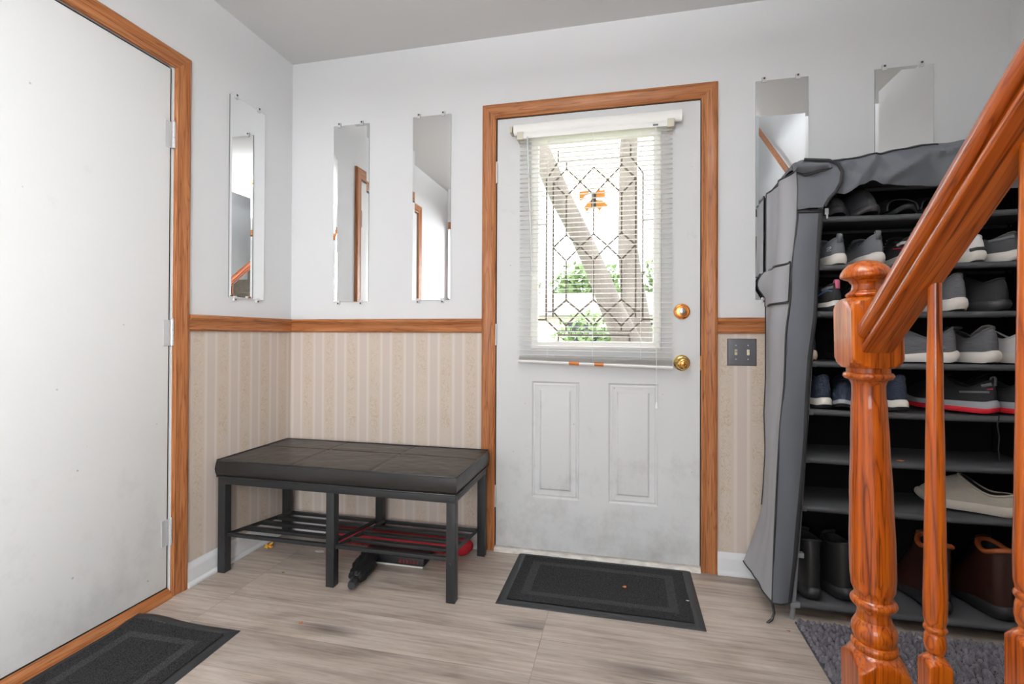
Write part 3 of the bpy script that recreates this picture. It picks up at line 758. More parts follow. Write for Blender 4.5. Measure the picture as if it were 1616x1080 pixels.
m = MB(); trunk_pts(m, [(2.06, 6.5, -.2), (2.0, 6.5, .5), (1.95, 6.5, 1.1), (1.78, 6.5, 2.5), (1.78, 6.5, 4.2), (1.9, 6.5, 6.2)], [.36, .27, .25, .175, .16, .12], 5); m.build('trunk', BARK, tr)
m = MB(); leaves(m, (1.9, 6.6, 6.6), (1.8, 1.2, 1.0), 1000, 4); m.build('crown', LEAFM, tr, smooth=0)
shr = [((-.85, 7.75, .75), (.80, .5, .95)), ((.95, 7.75, .70), (.85, .5, .85)), ((2.85, 7.75, .70), (.9, .5, .9)), ((4.7, 7.75, .6), (.85, .5, .8))]
sl = ['leafy green bush far left beyond the trees outside the door', 'leafy green bush straight behind the leaning trunk', 'tall leafy green bush right of the upright trunk', 'leafy green bush furthest right outside']
for i, (c, r) in enumerate(shr):
    m = MB(); leaves(m, c, r, 620, 10+i, .9)
    m.tube([(c[0], c[1], -.2), (c[0], c[1], c[2])], [.06, .03], n=8)
    o = m.build('garden_bush', LEAFM, smooth=0); tag(o, sl[i], 'bush', 'bushes across the front lawn')
hs = empty('neighbour_house', (.5, 15, -.18), 'pale neighbouring house across the street, seen through the door glass', 'house')
m = MB(); m.box(-4.5, 4.5, 15, 19, -.2, 1.75); m.build('wall', SIDING, hs, smooth=0)
m = MB(); m.prism([(-5, 1.72), (5, 1.72), (4, 2.5), (-4, 2.5)], lambda u, v, h: Vector((u, h, v)), 14.7, 19.3); m.build('roof', mat('grey_shingle', S((168, 164, 160)), .9), hs, smooth=0)
WD = mat('dark_window_glass', S((50, 56, 62)), .2)
for x in (-2.6, -.2, 2.2):
    m = MB(); m.box(x, x+.7, 14.96, 15, .75, 1.5); m.build('window', WD, hs, smooth=0)
ft = [((-4.4, 22, 3.6), (2.1, 1.4, 1.7)), ((.1, 22.5, 3.3), (2.1, 1.4, 1.6)), ((4.6, 22, 3.7), (2.1, 1.4, 1.9))]
fl_ = ['leafy tree crown far left behind the neighbouring house', 'leafy tree crown straight behind the neighbouring house', 'leafy tree crown far right behind the neighbouring house']
for i, (c, r) in enumerate(ft):
    tr = empty('distant_tree', (c[0], c[1], -.18), fl_[i], 'tree', 'trees behind the neighbouring house')
    m = MB(); leaves(m, c, r, 900, 30+i, 2.6); m.build('crown', LEAFM, tr, smooth=0)
    m = MB(); trunk_pts(m, [(c[0], c[1], -.2), (c[0], c[1], 1.5), (c[0]+.1, c[1], 3.4)], [.25, .2, .12], 9+i); m.build('trunk', BARK, tr)
car = empty('parked_car', (1.4, 9.7, -.16), 'pale car parked on the street beyond the lawn', 'car')
m = MB()
body = [(-2.1, .25), (-2.1, .62), (-1.9, .78), (-1.2, .84), (-.75, 1.28), (.7, 1.30), (1.25, .88), (1.95, .78), (2.15, .6), (2.15, .25)]
m.prism(body, lambda u, v, h: Vector((1.4+u, h, v-.16)), 9.0, 10.6); m.build('car_body', mat('car_paint', S((170, 172, 178)), .25, coat=1), car, smooth=30)
m = MB(); m.prism([(-1.0, .88), (-.68, 1.20), (.62, 1.22), (1.05, .90)], lambda u, v, h: Vector((1.4+u, h, v-.16)), 8.985, 9.0); m.build('side_window', WD, car, smooth=0)
for x in (-1.3, 1.35):
    for y in (9.0, 10.4):
        m = MB(); m.lathe([(.1, 0), (.30, 0), (.32, .04), (.32, .16), (.30, .2), (.1, .2)], 24, Matrix.Translation((1.4+x, y+.1, .16)) @ Matrix.Rotation(PI/2, 4, 'X')); m.build('wheel', RUBBER, car)

# ------------------------------------------------------------------ bench
bench = empty('shoe_bench', (.55, -.27, 0), 'black metal entry bench with padded vinyl seat and slatted shoe shelf', 'bench')
FX0, FX1, FY0, FY1 = .022, 1.088, -.490, -.052
LG = .036
for i, (x, y) in enumerate([(FX0, FY0), (.540, FY0), (FX1-LG, FY0), (FX0, FY1-LG), (.540, FY1-LG), (FX1-LG, FY1-LG)]):
    m = MB(); m.box(x, x+LG, y, y+LG, .0, .380, .0025); leg = m.build('leg', BLACKMETAL, bench)
    if i < 3:
        for z in (.392, .150):
            m = MB(); m.lathe([(.005, 0), (.004, .002), (0, .003)], 12, ymat(x+LG*.5, z, y-.0002), cap=False); m.build('screw', SCREW, leg)
m = MB()
m.box(FX0, FX1, FY0, FY0+LG, .378, .405, .002); m.box(FX0, FX1, FY1-LG, FY1, .378, .405, .002)
m.box(FX0, FX0+LG, FY0+LG, FY1-LG, .378, .405, .002); m.box(FX1-LG, FX1, FY0+LG, FY1-LG, .378, .405, .002)
m.build('seat_frame', BLACKMETAL, bench)
# cushion: rounded slab with panels
def cushion(x0, x1, y0, y1, z0, z1):
    mb = MB(); nx, ny = 150, 70
    rows = []
    cx, cy = (x0+x1)/2, (y0+y1)/2
    def pt(u, v, z, puff):
        # rounded corner rectangle
        hx, hy = (x1-x0)/2, (y1-y0)/2
        return Vector((cx+u*hx, cy+v*hy, z+puff))
    top = []
    for j in range(ny+1):
        r = []
        for i in range(nx+1):
            u = -1+2*i/nx; v = -1+2*j/ny
            fx = .5+.5*u; fy = .5+.5*v
            seam = min(abs(fx-.40), abs(fx-.41))  # seams
            sx = min(abs(fx-1/3.), abs(fx-2/3.))*(x1-x0); sy = abs(fy-.60)*(y1-y0)
            dz = -.0036*math.exp(-(sx/.006)**2)-.0036*math.exp(-(sy/.006)**2)
            e = min(1-abs(u), (1-abs(v))*.45)
            dome = .006*(1-math.exp(-e*9))
            wr = .0015*noise.noise(Vector((u*5, v*4, 2)))+.0009*noise.noise(Vector((u*14, v*9, 5)))
            r.append(pt(u, v, z1-.004, dome+dz+wr))
        top.append(r)
    V = mb.grid(top)
    # sides
    def perim(k):
        out = []
        for i in range(nx): out.append((0, i))
        for j in range(ny): out.append((j, nx))
        for i in range(nx, 0, -1): out.append((ny, i))
        for j in range(ny, 0, -1): out.append((j, 0))
        return out
    P = perim(0); prev = [V[j][i] for j, i in P]
    for z, o in ((z1-.010, .002), (z1-.025, .004), ((z0+z1)/2-.002, .0055), (z0+.018, .004), (z0+.006, .001), (z0, -.006)):
        ring = []
        for (j, i) in P:
            p = top[j][i]; d = Vector((p.x-cx, p.y-cy, 0))
            nx_ = 1 if i == nx else (-1 if i == 0 else 0); ny_ = 1 if j == ny else (-1 if j == 0 else 0)
            w = .0012*noise.noise(Vector((p.x*9, p.y*9, z*30)))
            q = Vector((p.x+nx_*(o+w), p.y+ny_*(o+w), z)); ring.append(mb.bm.verts.new(q))
        for k in range(len(ring)):
            mb.bm.faces.new((prev[k], prev[(k+1) % len(ring)], ring[(k+1) % len(ring)], ring[k]))
        prev = ring
    mb.fill(prev[::-1])
    return mb
m = cushion(.020, 1.092, -.494, -.046, .408, .482)
cu = m.build('seat_cushion', BLACKVINYL, bench, smooth=50)
for z in (.479, .411):
    m = MB(); q = .003
    m.tube([(.020-q+.006, -.494-q, z), (1.092+q-.006, -.494-q, z), (1.092+q, -.494-q+.006, z), (1.092+q, -.046+q-.006, z), (1.092+q-.006, -.046+q, z), (.020-q+.006, -.046+q, z), (.020-q, -.046+q-.006, z), (.020-q, -.494-q+.006, z)], .0032, n=8, closed=True)
    m.build('piping', BLACKPIPE, cu, smooth=60)
# slatted shelf in two halves, sloping down to the wall
def shz(y): return lerp(.162, .113, (y+.48)/.40)
for x0, x1 in ((.062, .538), (.580, 1.049)):
    m = MB()
    for x in (x0, x1): m.tube([(x, -.478, shz(-.478)), (x, -.066, shz(-.066))], .009, n=4)
    for k in range(5):
        y = -.472+k*.1005
        m.box(x0, x1, y-.0085 if k in (0, 4) else y-.013, y+.0085 if k in (0, 4) else y+.013, shz(y)-.008, shz(y)+.006, .0015)
    m.tube([(x0-.03, -.47, shz(-.47)-.002), (x0, -.47, shz(-.47)-.002)], .005, n=8); m.tube([(x1, -.47, shz(-.47)-.002), (x1+.02, -.47, shz(-.47)-.002)], .005, n=8)
    m.build('slatted_shelf', BLACKMETAL, bench)

# things under the bench
RED = mat('red_rubber_mat', S((178, 16, 32)), .65, bump=(80, .3, .002), vary=(12, .2))
m = MB(); rows = []
for i in range(61):
    x = .30+(1.030-.30)*i/60; r = .042+.0018*math.sin(i*2.6); sag = .0; e = min(1, (60-i)/4+.35)
    rows.append([Vector((x, -.088+r*e*math.cos(a)*1.05, .0425+r*e*math.sin(a))) for a in [2*PI*k/40 for k in range(40)]])
m.grid(rows, close_v=True); m.fill([m.bm.verts.new(p) for p in rows[0]]); m.fill([m.bm.verts.new(p) for p in rows[-1]])
tag(m.build('rolled_mat', RED, smooth=50, loc=(.66, -.088, 0)), 'rolled ribbed red mat lying on the floor against the wall under the bench shelf', 'mat')
BOXK = mat('black_print_box', S((30, 30, 34)), .5); PAPER = mat('white_paper', S((218, 216, 208)), .7)
bx = empty('flat_box', (.73, -.21, 0), 'flat black box with white lower edge on the floor under the bench', 'box')
m = MB(); m.box(.56, .862, -.255, -.150, .006, .040, .002); m.build('box_lid', BOXK, bx)
m = MB(); m.box(.565, .857, -.257, -.152, 0, .007, .001); m.build('box_tray', PAPER, bx)
m = MB()
MARK = mat('pale_red_print', S((110, 34, 44)), .5)
for k, (u, w) in enumerate([(0, .014), (.02, .008), (.034, .012), (.052, .006), (.064, .013), (.084, .008)]): m.box(.745+u, .745+u+w, -.2555, -.2549, .014, .030)
m.build('printed_marks', MARK, bx, smooth=0)
# folded umbrella
UMB = mat('black_umbrella_cloth', S((14, 14, 16)), .7)
um = empty('folded_umbrella', (.64, -.40, 0), 'black folded compact umbrella lying on the floor between the bench legs', 'umbrella')
m = MB(); rows = []
d = Vector((.045, -.20, 0)).normalized(); sdir = Vector((-d.y, d.x, 0)); n = 40
for i in range(17):
    t = i/16; c = Vector((.610, -.255, .034))+d*(t*.215); c.z = .034+.0*t
    base = interp(t, [(0, .012), (.12, .036), (.45, .042), (.75, .038), (.92, .030), (1, .019)])
    row = []
    for k in range(n):
        a = 2*PI*k/n; r = base*(1+.09*math.sin(a*9+t*5)*(.3+.7*t)+.22*noise.noise(Vector((math.cos(a)*2, math.sin(a)*2, t*5))))
        row.append(c+sdir*(r*math.cos(a)*1.05)+Vector((0, 0, max(-.031, r*math.sin(a)*.78))))
    rows.append(row)
m.grid(rows, close_v=True); m.fill([m.bm.verts.new(p) for p in rows[0]]); m.fill([m.bm.verts.new(p) for p in rows[-1]]); m.build('folded_canopy', UMB, um)
m = MB(); p0 = Vector((.610, -.255, .030))+d*.20
m.tube([p0+d*s for s in (0, .012, .02, .05, .062)], [.006, .012, .017, .018, .014], n=20); m.build('handle', RUBBER, um)
# litter
def flake(name, loc, size, m_, label, cat, lift=.001, seed=1, rz=0.):
    rr = random.Random(seed); mb = MB(); n = 9
    ring = [Vector((math.cos(2*PI*k/n+rz)*size[0]*rr.uniform(.7, 1), math.sin(2*PI*k/n+rz)*size[1]*rr.uniform(.7, 1), lift+rr.uniform(.0006, .004))) for k in range(n)]
    c = mb.bm.verts.new((0, 0, lift+.003)); v = [mb.bm.verts.new(p) for p in ring]
    for k in range(n): mb.bm.faces.new((c, v[k], v[(k+1) % n]))
    o = mb.build(name, m_, smooth=0, solid=.0008); o.location = loc; tag(o, label, cat); return o
ORL = mat('dry_orange_leaf', S((206, 116, 70)), .8); GRL = mat('green_leaf_bit', S((130, 146, 60)), .8); YEL = mat('amber_plastic', S((226, 160, 50)), .4)
flake('paper_scrap', (.325, -.215, 0), (.024, .013), PAPER, 'torn white paper scrap on the floor under the bench', 'scrap', seed=2)
flake('leaf_bit', (.298, -.43, 0), (.008, .005), GRL, 'tiny green leaf bit on the floor between the bench front legs', 'leaf', seed=3)
flake('leaf_bit', (.605, -.731, 0), (.010, .006), ORL, 'tiny orange leaf bit on the planks in front of the bench', 'leaf', seed=4)
flake('leaf_bit', (1.712, -.235, .010), (.009, .006), ORL, 'tiny orange leaf bit in the middle of the door mat', 'leaf', seed=5)
flake('leaf_bit', (1.945, -.285, .010), (.007, .004), PAPER, 'tiny pale crumb at the right edge of the door mat', 'crumb', seed=6)
flake('leaf_bit', (2.262, -.385, 0), (.008, .004), ORL, 'tiny orange leaf bit on the planks beside the rack foot', 'leaf', seed=7)
flake('leaf_bit', (2.44, -.262, 0), (.012, .003), GRL, 'thin green leaf blade on the floor under the shoe rack', 'leaf', seed=8, rz=1)
flake('leaf_bit', (2.50, -.252, 0), (.014, .006), ORL, 'small brown leaf on the floor under the shoe rack', 'leaf', seed=9)
m = MB()
for k in range(6):
    a = k*1.1; m.tube([(.075+.0*k, -.245, .016), (.075+.018*math.cos(a), -.245+.012*math.sin(a), .016+.011*math.sin(a*1.7)), (.075+.02*math.cos(a+.5), -.245+.014*math.sin(a+.4), .010)], [.006, .005, .003], n=8)
tag(m.build('hair_clip', YEL, loc=(.075, -.245, 0)), 'small amber plastic hair clip by the left baseboard under the bench', 'hair clip')

# ------------------------------------------------------------------ door mats
def door_mat(name, label, w, d, loc, rz, waves=None):
    root = empty(name, loc, label, 'door mat', 'charcoal door mats', rotz=rz)
    def wz(x, y): return waves(x, y) if waves else 0
    def sheet(mb, x0, x1, y0, y1, z, nx, ny, prof=0):
        mb.grid([[Vector((lerp(x0, x1, i/nx), lerp(y0, y1, j/ny), z+wz(lerp(x0, x1, i/nx), lerp(y0, y1, j/ny)))) for i in range(nx+1)] for j in range(ny+1)])
    mb = MB()
    # bevelled rubber border ring as four strips
    e = .034
    for (a, b_) in (((-w/2, -d/2), (w/2, -d/2)), ((w/2, -d/2), (w/2, d/2)), ((w/2, d/2), (-w/2, d/2)), ((-w/2, d/2), (-w/2, -d/2))):
        n = 24; rows = []
        for t, z in ((0, .0008), (.12, .004), (.85, .0062), (1, .004)):
            row = []
            for k in range(n+1):
                f = k/n; x = lerp(a[0], b_[0], f); y = lerp(a[1], b_[1], f)
                sx = max(-1, min(1, 1)); xx = x*(1-t*e/(w/2)); yy = y*(1-t*e/(d/2))
                row.append(Vector((xx, yy, z+wz(x, y))))
            rows.append(row)
        mb.grid(rows)
    sheet(mb, -w/2+e, w/2-e, -d/2+e, d/2-e, .003, 24, 16)
    mb.build('rubber_border', RUBBER, root, keep=True)
    mb = MB(); rr = random.Random(3)
    nx, ny = 120, 80; x0, x1, y0, y1 = -w/2+e+.001, w/2-e-.001, -d/2+e+.001, d/2-e-.001
    V = mb.grid([[Vector((lerp(x0, x1, i/nx), lerp(y0, y1, j/ny), .0068+rr.uniform(-.0008, .0008)+wz(lerp(x0, x1, i/nx), lerp(y0, y1, j/ny)))) for i in range(nx+1)] for j in range(ny+1)])
    for f in mb.bm.faces:
        c = f.calc_center_median(); a = min(abs(c.x)-(w/2-.115), 0); 
        dx = (w/2-.034)-abs(c.x); dy = (d/2-.034)-abs(c.y)
        q = min(dx, dy)
        if .048 < q < .078: f.material_index = 1
    mb.build('carpet_pile', [PILE, PILEL], root, keep=True, smooth=60)
    return root
door_mat('door_mat', 'charcoal mat with rubber border flat on the planks before the front door', .752, .448, (1.612, -.2275, 0), -.004)
def wv(x, y): return .010*math.exp(-((x+.16)/.13)**2-((y-.62*.5)/.05)**2)
def wv2(x, y):
    # a corner ripples up near the far short edge
    return .016*math.exp(-((y-.36)/.045)**2)*math.exp(-((x+.13)/.11)**2)
door_mat('door_mat', 'charcoal mat with a rippled edge beside the closed flush door on the left', .440, .745, (.2225, -1.192, 0), math.radians(1.5), wv2)

# ------------------------------------------------------------------ chenille rug
CHEN = mat('grey_chenille', S((108, 104, 112)), .95, sheen=.3, vary=(60, .4)); RUGB = mat('rug_backing', S((70, 68, 72)), .9)
rug = empty('chenille_rug', (2.7, -.66, 0), 'grey shaggy chenille rug in front of the shoe rack', 'rug')
RX0, RX1, RY0, RY1 = 2.300, 3.10, -1.00, -.325
m = MB(); m.box(RX0, RX1, RY0, RY1, 0, .006, .002); m.build('rug_backing', RUGB, rug)
m = MB(); rr = random.Random(5); p = .0165
yv = RY0+.008
sph = [(math.sin(a), math.cos(a)) for a in (PI*.5, PI*.28, PI*.08)]
while yv < RY1-.004:
    xv = RX0+.008+rr.uniform(0, .006)
    while xv < RX1-.004:
        x = xv+rr.uniform(-.003, .003); y = yv+rr.uniform(-.003, .003); r = rr.uniform(.0072, .0098); h = rr.uniform(.010, .022)
        tx, ty = rr.uniform(-.004, .004), rr.uniform(-.004, .004); rings = []
        for s_, c_ in sph:
            rings.append([m.bm.verts.new((x+r*s_*math.cos(2*PI*k/6)+tx*c_, y+r*s_*math.sin(2*PI*k/6)+ty*c_, .005+h*c_)) for k in range(6)])
        for a, b_ in zip(rings, rings[1:]):
            for k in range(6): m.bm.faces.new((a[k], a[(k+1) % 6], b_[(k+1) % 6], b_[k]))
        m.bm.faces.new(rings[-1])
        xv += p
    yv += p
o = m.build('rug_pile', CHEN, rug, recalc=False, smooth=80); o['kind'] = 'stuff'

# ------------------------------------------------------------------ newel, balusters, handrail
def turned(mb, prof, half, X, Y, lean=0.0, zref=1.05, n=72):
    """prof: (z, r); square where r exceeds the half width"""
    rows = []
    for z, r in prof:
        row = []
        for k in range(n):
            a = 2*PI*(k+.5)/n; rs = half/max(abs(math.cos(a)), abs(math.sin(a))); q = min(r, rs)
            row.append(Vector((X+q*math.cos(a)+(zref-z)*lean, Y+q*math.sin(a), z)))
        rows.append(row)
    mb.grid(rows, close_v=True)
    mb.fill([mb.bm.verts.new(p) for p in rows[0]][::-1]); mb.fill([mb.bm.verts.new(p) for p in rows[-1]])
def smooth_prof(pts, n=6):
    out = []
    for (z0, r0), (z1, r1) in zip(pts, pts[1:]):
        for k in range(n): out.append((lerp(z0, z1, k/n), r0+(r1-r0)*(.5-.5*math.cos(PI*k/n))))
    out.append(pts[-1]); return out
def arc(z0, z1, r0, r1, bulge, n=6):
    """bead: circular-ish bulge between two radii"""
    return [(lerp(z0, z1, k/n), lerp(r0, r1, k/n)+bulge*math.sin(PI*k/n)) for k in range(n+1)]
HB = .0415; NX, NY = 2.150, -1.200
prof = [(0, .2), (.404, .2)]
prof += [(.404+.003*k, .0600-.0026*k) for k in range(0, 6)] + [(.424, .0440), (.430, .0395), (.434, .0350)]
prof += arc(.435, .451, .0335, .0335, .0035) + [(.4515, .0315)] + arc(.452, .492, .0318, .0275, .0062, 10) + smooth_prof([(.492, .0275), (.504, .0262), (.514, .0285)], 4)
prof += [(.5145, .0320)]+arc(.515, .531, .0325, .0325, .0045)+[(.532, .0305), (.536, .0300)]
prof += smooth_prof([(.536, .0300), (.552, .0345), (.575, .0362), (.62, .0362), (.72, .0338), (.82, .0306), (.88, .0286), (.910, .0268), (.925, .0268)], 6)
prof += [(.930, .0278), (.934, .0300), (.937, .0345), (.9375, .0372)] + arc(.938, .949, .0375, .0372, .0030) + [(.9495, .0345), (.9500, .0345), (.9575, .0345)]
prof += [(.958, .0400), (.959, .0425), (.963, .0480), (.968, .0530), (.976, .0590), (.980, .2), (1.064, .2), (1.068, .0590), (1.076, .0530), (1.081, .0480), (1.085, .0430), (1.087, .0400)]
prof += [(1.089, .0335), (1.0892, .0320)] + arc(1.0895, 1.099, .0300, .0290, .0035) + smooth_prof([(1.099, .0272), (1.106, .0235), (1.113, .0228), (1.120, .0265), (1.1255, .0370)], 4)
prof += [(1.1262, .0400), (1.1285, .0412), (1.132, .0412), (1.137, .0395), (1.144, .0350), (1.151, .0280), (1.156, .0190), (1.1590, .008), (1.1595, .001)]
stair_rail = empty('stair_newel_post', (NX, NY, 0), 'turned varnished oak newel post with a round knob finial at the foot of the stairs', 'newel post')
m = MB(); turned(m, prof, HB, NX, NY, .020); m.build('turned_post', NEWZ, stair_rail, smooth=28)
SL = .79
def zu(y): return .986+SL*(-1.241-y)
hr_ = empty('handrail', (2.15, -1.9, 1.5), 'moulded varnished oak handrail climbing from the newel post', 'handrail')
RP = [(-.019, 0), (.019, 0), (.0240, .0015), (.0252, .0035), (.0252, .0105), (.0240, .0125), (.0195, .0140), (.0185, .0165), (.0195, .0195), (.0250, .0205), (.030, .0225), (.0320, .0270), (.0320, .032), (.0300, .041), (.0255, .049), (.018, .0545), (.009, .0575), (0, .0585)]
RPF = RP + [(-x, v) for x, v in RP[::-1][1:-2]] + []
ca = math.cos(math.atan(SL))
def rail_ring(y): return [Vector((2.1495+x, y, zu(y)+v/ca)) for x, v in RPF]
m = MB(); R = [rail_ring(NY-HB-.0005)] + [rail_ring(-1.3-.1*k) for k in range(13)]
m.grid(R, close_v=True); m.fill([m.bm.verts.new(p) for p in R[0]]); m.fill([m.bm.verts.new(p) for p in R[-1]])
m.build('rail', NEWR, hr_, smooth=40)
PLUG = mat('dark_wood_plug', S((84, 40, 16)), .5)
for (x, z, y) in ((2.1285, 1.021, -1.262),):
    m = MB(); m.lathe([(.004, 0), (.0035, .001), (0, .0012)], 14, Matrix.Translation((x-.0006, y, z)) @ Matrix.Rotation(-PI/2, 4, 'Y'), cap=False); m.build('wood_plug', PLUG, hr_)
bprof = [(.522-.30, .2), (.517, .2), (.5185, .0226), (.522, .0215), (.526, .0185), (.530, .0150), (.533, .0118), (.536, .0098), (.538, .0094)]
bprof += smooth_prof([(.538, .0100), (.543, .0125), (.552, .0140), (.562, .0134), (.570, .0118)], 4) + [(.5705, .0125)] + arc(.571, .580, .0128, .0128, .0020) + [(.5805, .0125)]
bprof += smooth_prof([(.581, .0128), (.592, .0146), (.615, .0149), (.70, .0134), (.828, .0118), (.943, .0103), (1.05, .0088), (1.112, .0083)], 5)
bal_l = ['slim turned oak baluster next to the newel post', 'turned oak baluster at the right edge, second from the newel post', 'turned oak baluster third from the newel post', 'turned oak baluster fourth from the newel post']
proto = None
for k in range(4):
    y = -1.374-.186*k; dz = SL*.186*k*.985
    if proto is None:
        proto = empty('baluster', (2.150, y, dz), bal_l[0], 'baluster', 'oak balusters under the handrail')
        m = MB(); turned(m, bprof, .016, 2.166-.0, y, .0, 1.05, 48)
        for v in m.bm.verts: v.co.x -= .013*0
        m.build('turned_spindle', NEWZ, proto, smooth=28)
    else:
        dup(proto, (2.150-.006*min(k, 1), y, dz), 0, bal_l[k])
# closed stringer under the balusters, steps, wall rail
m = MB()
m.prism([(-1.2415, .0), (-1.2415, .235), (-2.6, .235+SL*1.3585), (-2.6, .0)], lambda u, v, h: Vector((h, u, v)), 2.125, 2.19)
struct(m.build('trim_12', WHITE, smooth=0))
m = MB(); m.prism([(-1.2415, .235), (-1.2415, .262), (-2.6, .262+SL*1.3585), (-2.6, .235+SL*1.3585)], lambda u, v, h: Vector((h, u, v)), 2.118, 2.196)
struct(m.build('trim_13', OAKY, smooth=0))
CARP = mat('stair_carpet', S((150, 140, 128)), .95, bump=(300, .5, .003), vary=(20, .15))
m = MB()
for k in range(11):
    y1 = -1.09-.2405*k; m.box(2.19, XR, -3.9, y1, .19*k, .19*(k+1)-.001, .004)
struct(m.build('stairs', CARP, smooth=0))
m = MB(); m.tube([(3.08, -1.25, 1.55), (3.08, -3.5, 1.55+SL*2.25)], .022, n=14); o = m.build('wall_handrail', OAKY, loc=(3.08, -2.4, 2.4)); tag(o, 'round oak handrail fixed to the right stair wall', 'handrail')
for y in (-1.6, -2.4, -3.2):
    m = MB(); z = 1.55+SL*(-1.25-y); m.tube([(3.08, y, z-.015), (3.09, y, z-.05), (XR, y, z-.07)], .006, n=8); m.build('bracket', BRASS, o)

# ------------------------------------------------------------------ shoe rack with fabric cover
CLOTH = mat('grey_nonwoven_cloth', S((172, 173, 178)), .85, spec=.25, bump=(420, .25, .0006), vary=(3, .06))
CLOTHD = mat('dark_grey_nonwoven_cloth', S((100, 103, 109)), .85, spec=.25, bump=(420, .25, .0006), vary=(3, .08))
PIPE = mat('black_piping', S((38, 38, 41)), .6)
SHELF = mat('shelf_cloth', S((74, 75, 78)), .8, spec=.25, bump=(500, .2, .0005))
INNER = mat('black_cover_lining', S((26, 26, 28)), .9, spec=.15)
TUBE = mat('grey_steel_tube', S((150, 152, 155)), .35, metal=.5); CONN = mat('grey_plastic_connector', S((128, 130, 133)), .45)
rack = empty('shoe_rack', (2.71, -.16, 0), 'tall shoe rack, its grey fabric cover rolled up, right of the front door', 'shoe rack')
LEAN = .062
def xl(z): return 2.300+LEAN*z
def xr(z): return min(xl(z)+.742, 3.118)
YF, YK = -.298, -.045
LV = [.055, .230, .402, .575, .746, .918, 1.096, 1.262, 1.434]
for lv, z in enumerate(LV):
    if lv == 1:
        m = MB(); m.box(xl(z)-.012, xl(z)+.022, YF-.010, YF+.010, z-.006, z+.012, .003); m.build('connector', CONN, rack); continue
    m = MB(); nx = 24; x0, x1 = xl(z)+.012, xr(z)-.004; rows = []
    pts = []
    # wraps the front tube then spans to the rear tube, sagging slightly
    for a in (-150, -110, -70, -30, 10, 50, 90): pts.append((YF-.0105*math.cos(math.radians(a)), .0105*math.sin(math.radians(a)), 0))
    for t in (.15, .3, .45, .6, .75, .9, 1.0): pts.append((lerp(YF, YK, t), .0095, -math.sin(PI*t)*.008))
    for i in range(nx+1):
        u = i/nx; s_ = math.sin(PI*u)
        rows.append([Vector((lerp(x0, x1, u), y, z+dz+sg*(.4+.6*s_)-.004*s_)) for y, dz, sg in pts])
    m.grid(rows); m.build('shelf', SHELF, rack, smooth=60)
    m = MB()
    for y in (YF, YK): m.tube([(xl(z), y, z), (xr(z), y, z)], .007, n=10)
    m.build('cross_tube', SHELF, rack)
    m = MB(); m.box(xl(z)-.012, xl(z)+.020, YF-.0115, YF+.0115, z-.010, z+.010, .003); m.build('connector', CONN if lv == 0 else SHELF, rack)
for y in (YF, YK):
    for fx in (xl, xr):
        m = MB(); m.tube([(fx(0), y, 0), (fx(.02), y, .02), (fx(1.60), y, 1.60)], .0085, n=12); m.build('upright_pole', CONN if (fx is xl and y == YF) else INNER, rack)
m = MB()
for y in (YF, YK):
    m.tube([(xl(1.6), y, 1.60), (xr(1.6), y, 1.60)], .0085, n=10)
m.build('top_tube', CONN, rack)
# cover: inner back and right side
m = MB(); m.grid([[Vector((xl(z)-.01+f*(xr(z)-xl(z)+.016), -.029-.003*math.sin(f*9+z*6), z)) for f in [k/16 for k in range(17)]] for z in [.02+.1*k for k in range(17)]])
m.build('cover_back', INNER, rack, smooth=60)
m = MB(); m.grid([[Vector((xr(z)+.008, y, z)) for y in (-.315, -.2, -.1, -.012)] for z in [.03+.1*k for k in range(17)]])
m.build('cover_side', INNER, rack, smooth=60)
# left side panel, front edge piping to wall, with folds
LEFTP = [(1.610, 2.305, 2.286), (1.55, 2.309, 2.285), (1.433, 2.306, 2.285), (1.278, 2.291, 2.284), (1.152, 2.285, 2.284), (1.037, 2.270, 2.284), (.841, 2.264, 2.284),
         (.695, 2.251, 2.278), (.543, 2.243, 2.283), (.40, 2.237, 2.276), (.30, 2.233, 2.268), (.20, 2.230, 2.240), (.12, 2.2275, 2.215), (.075, 2.226, 2.198)]
def lp(z):
    for (za, a, b_), (zb, c, d) in zip(LEFTP, LEFTP[1:]):
        if z >= zb: t = (z-za)/(zb-za); return lerp(a, c, t), lerp(b_, d, t)
    return LEFTP[-1][1:]
def side_pt(f, z):
    """f = 0 at the front piping, 1 at the wall"""
    a, b_ = lp(min(z, 1.61)); zz = z
    if z < .14: zz = z-.055*(1-f)*(.14-z)/.065*.2
    w = math.sin(PI*f)
    fold = -.010*w*math.sin(f*7.0+z*3.2)-.006*w*noise.noise(Vector((f*4, z*3, 1)))*2
    fold += -.012*math.exp(-((f-.35-.25*(1.2-z))/.12)**2)*w*max(0, min(1, (1.25-z)/.9))
    return Vector((lerp(a, b_, f)+fold, lerp(-.330, -.028, f), zz+.018*(1-abs(2*f-1))*0))
zs_ = [1.610-.035*k for k in range(44)]+[.075]
m = MB(); m.grid([[side_pt(f/18, z) for f in range(19)] for z in zs_]); m.build('cover_side', CLOTH, rack, smooth=70)
m = MB(); m.tube([side_pt(0, z) for z in zs_], .0035, n=8); m.tube([side_pt(f/18, zs_[-1]) for f in range(19)], .003, n=8); m.tube([side_pt(1, z)+Vector((0, .006, 0)) for z in zs_[:38]], .0028, n=8)
m.tube([side_pt(f/18, 1.61)+Vector((0, 0, .001)) for f in range(19)], .0035, n=8); m.build('cover_piping', PIPE, rack, smooth=70)
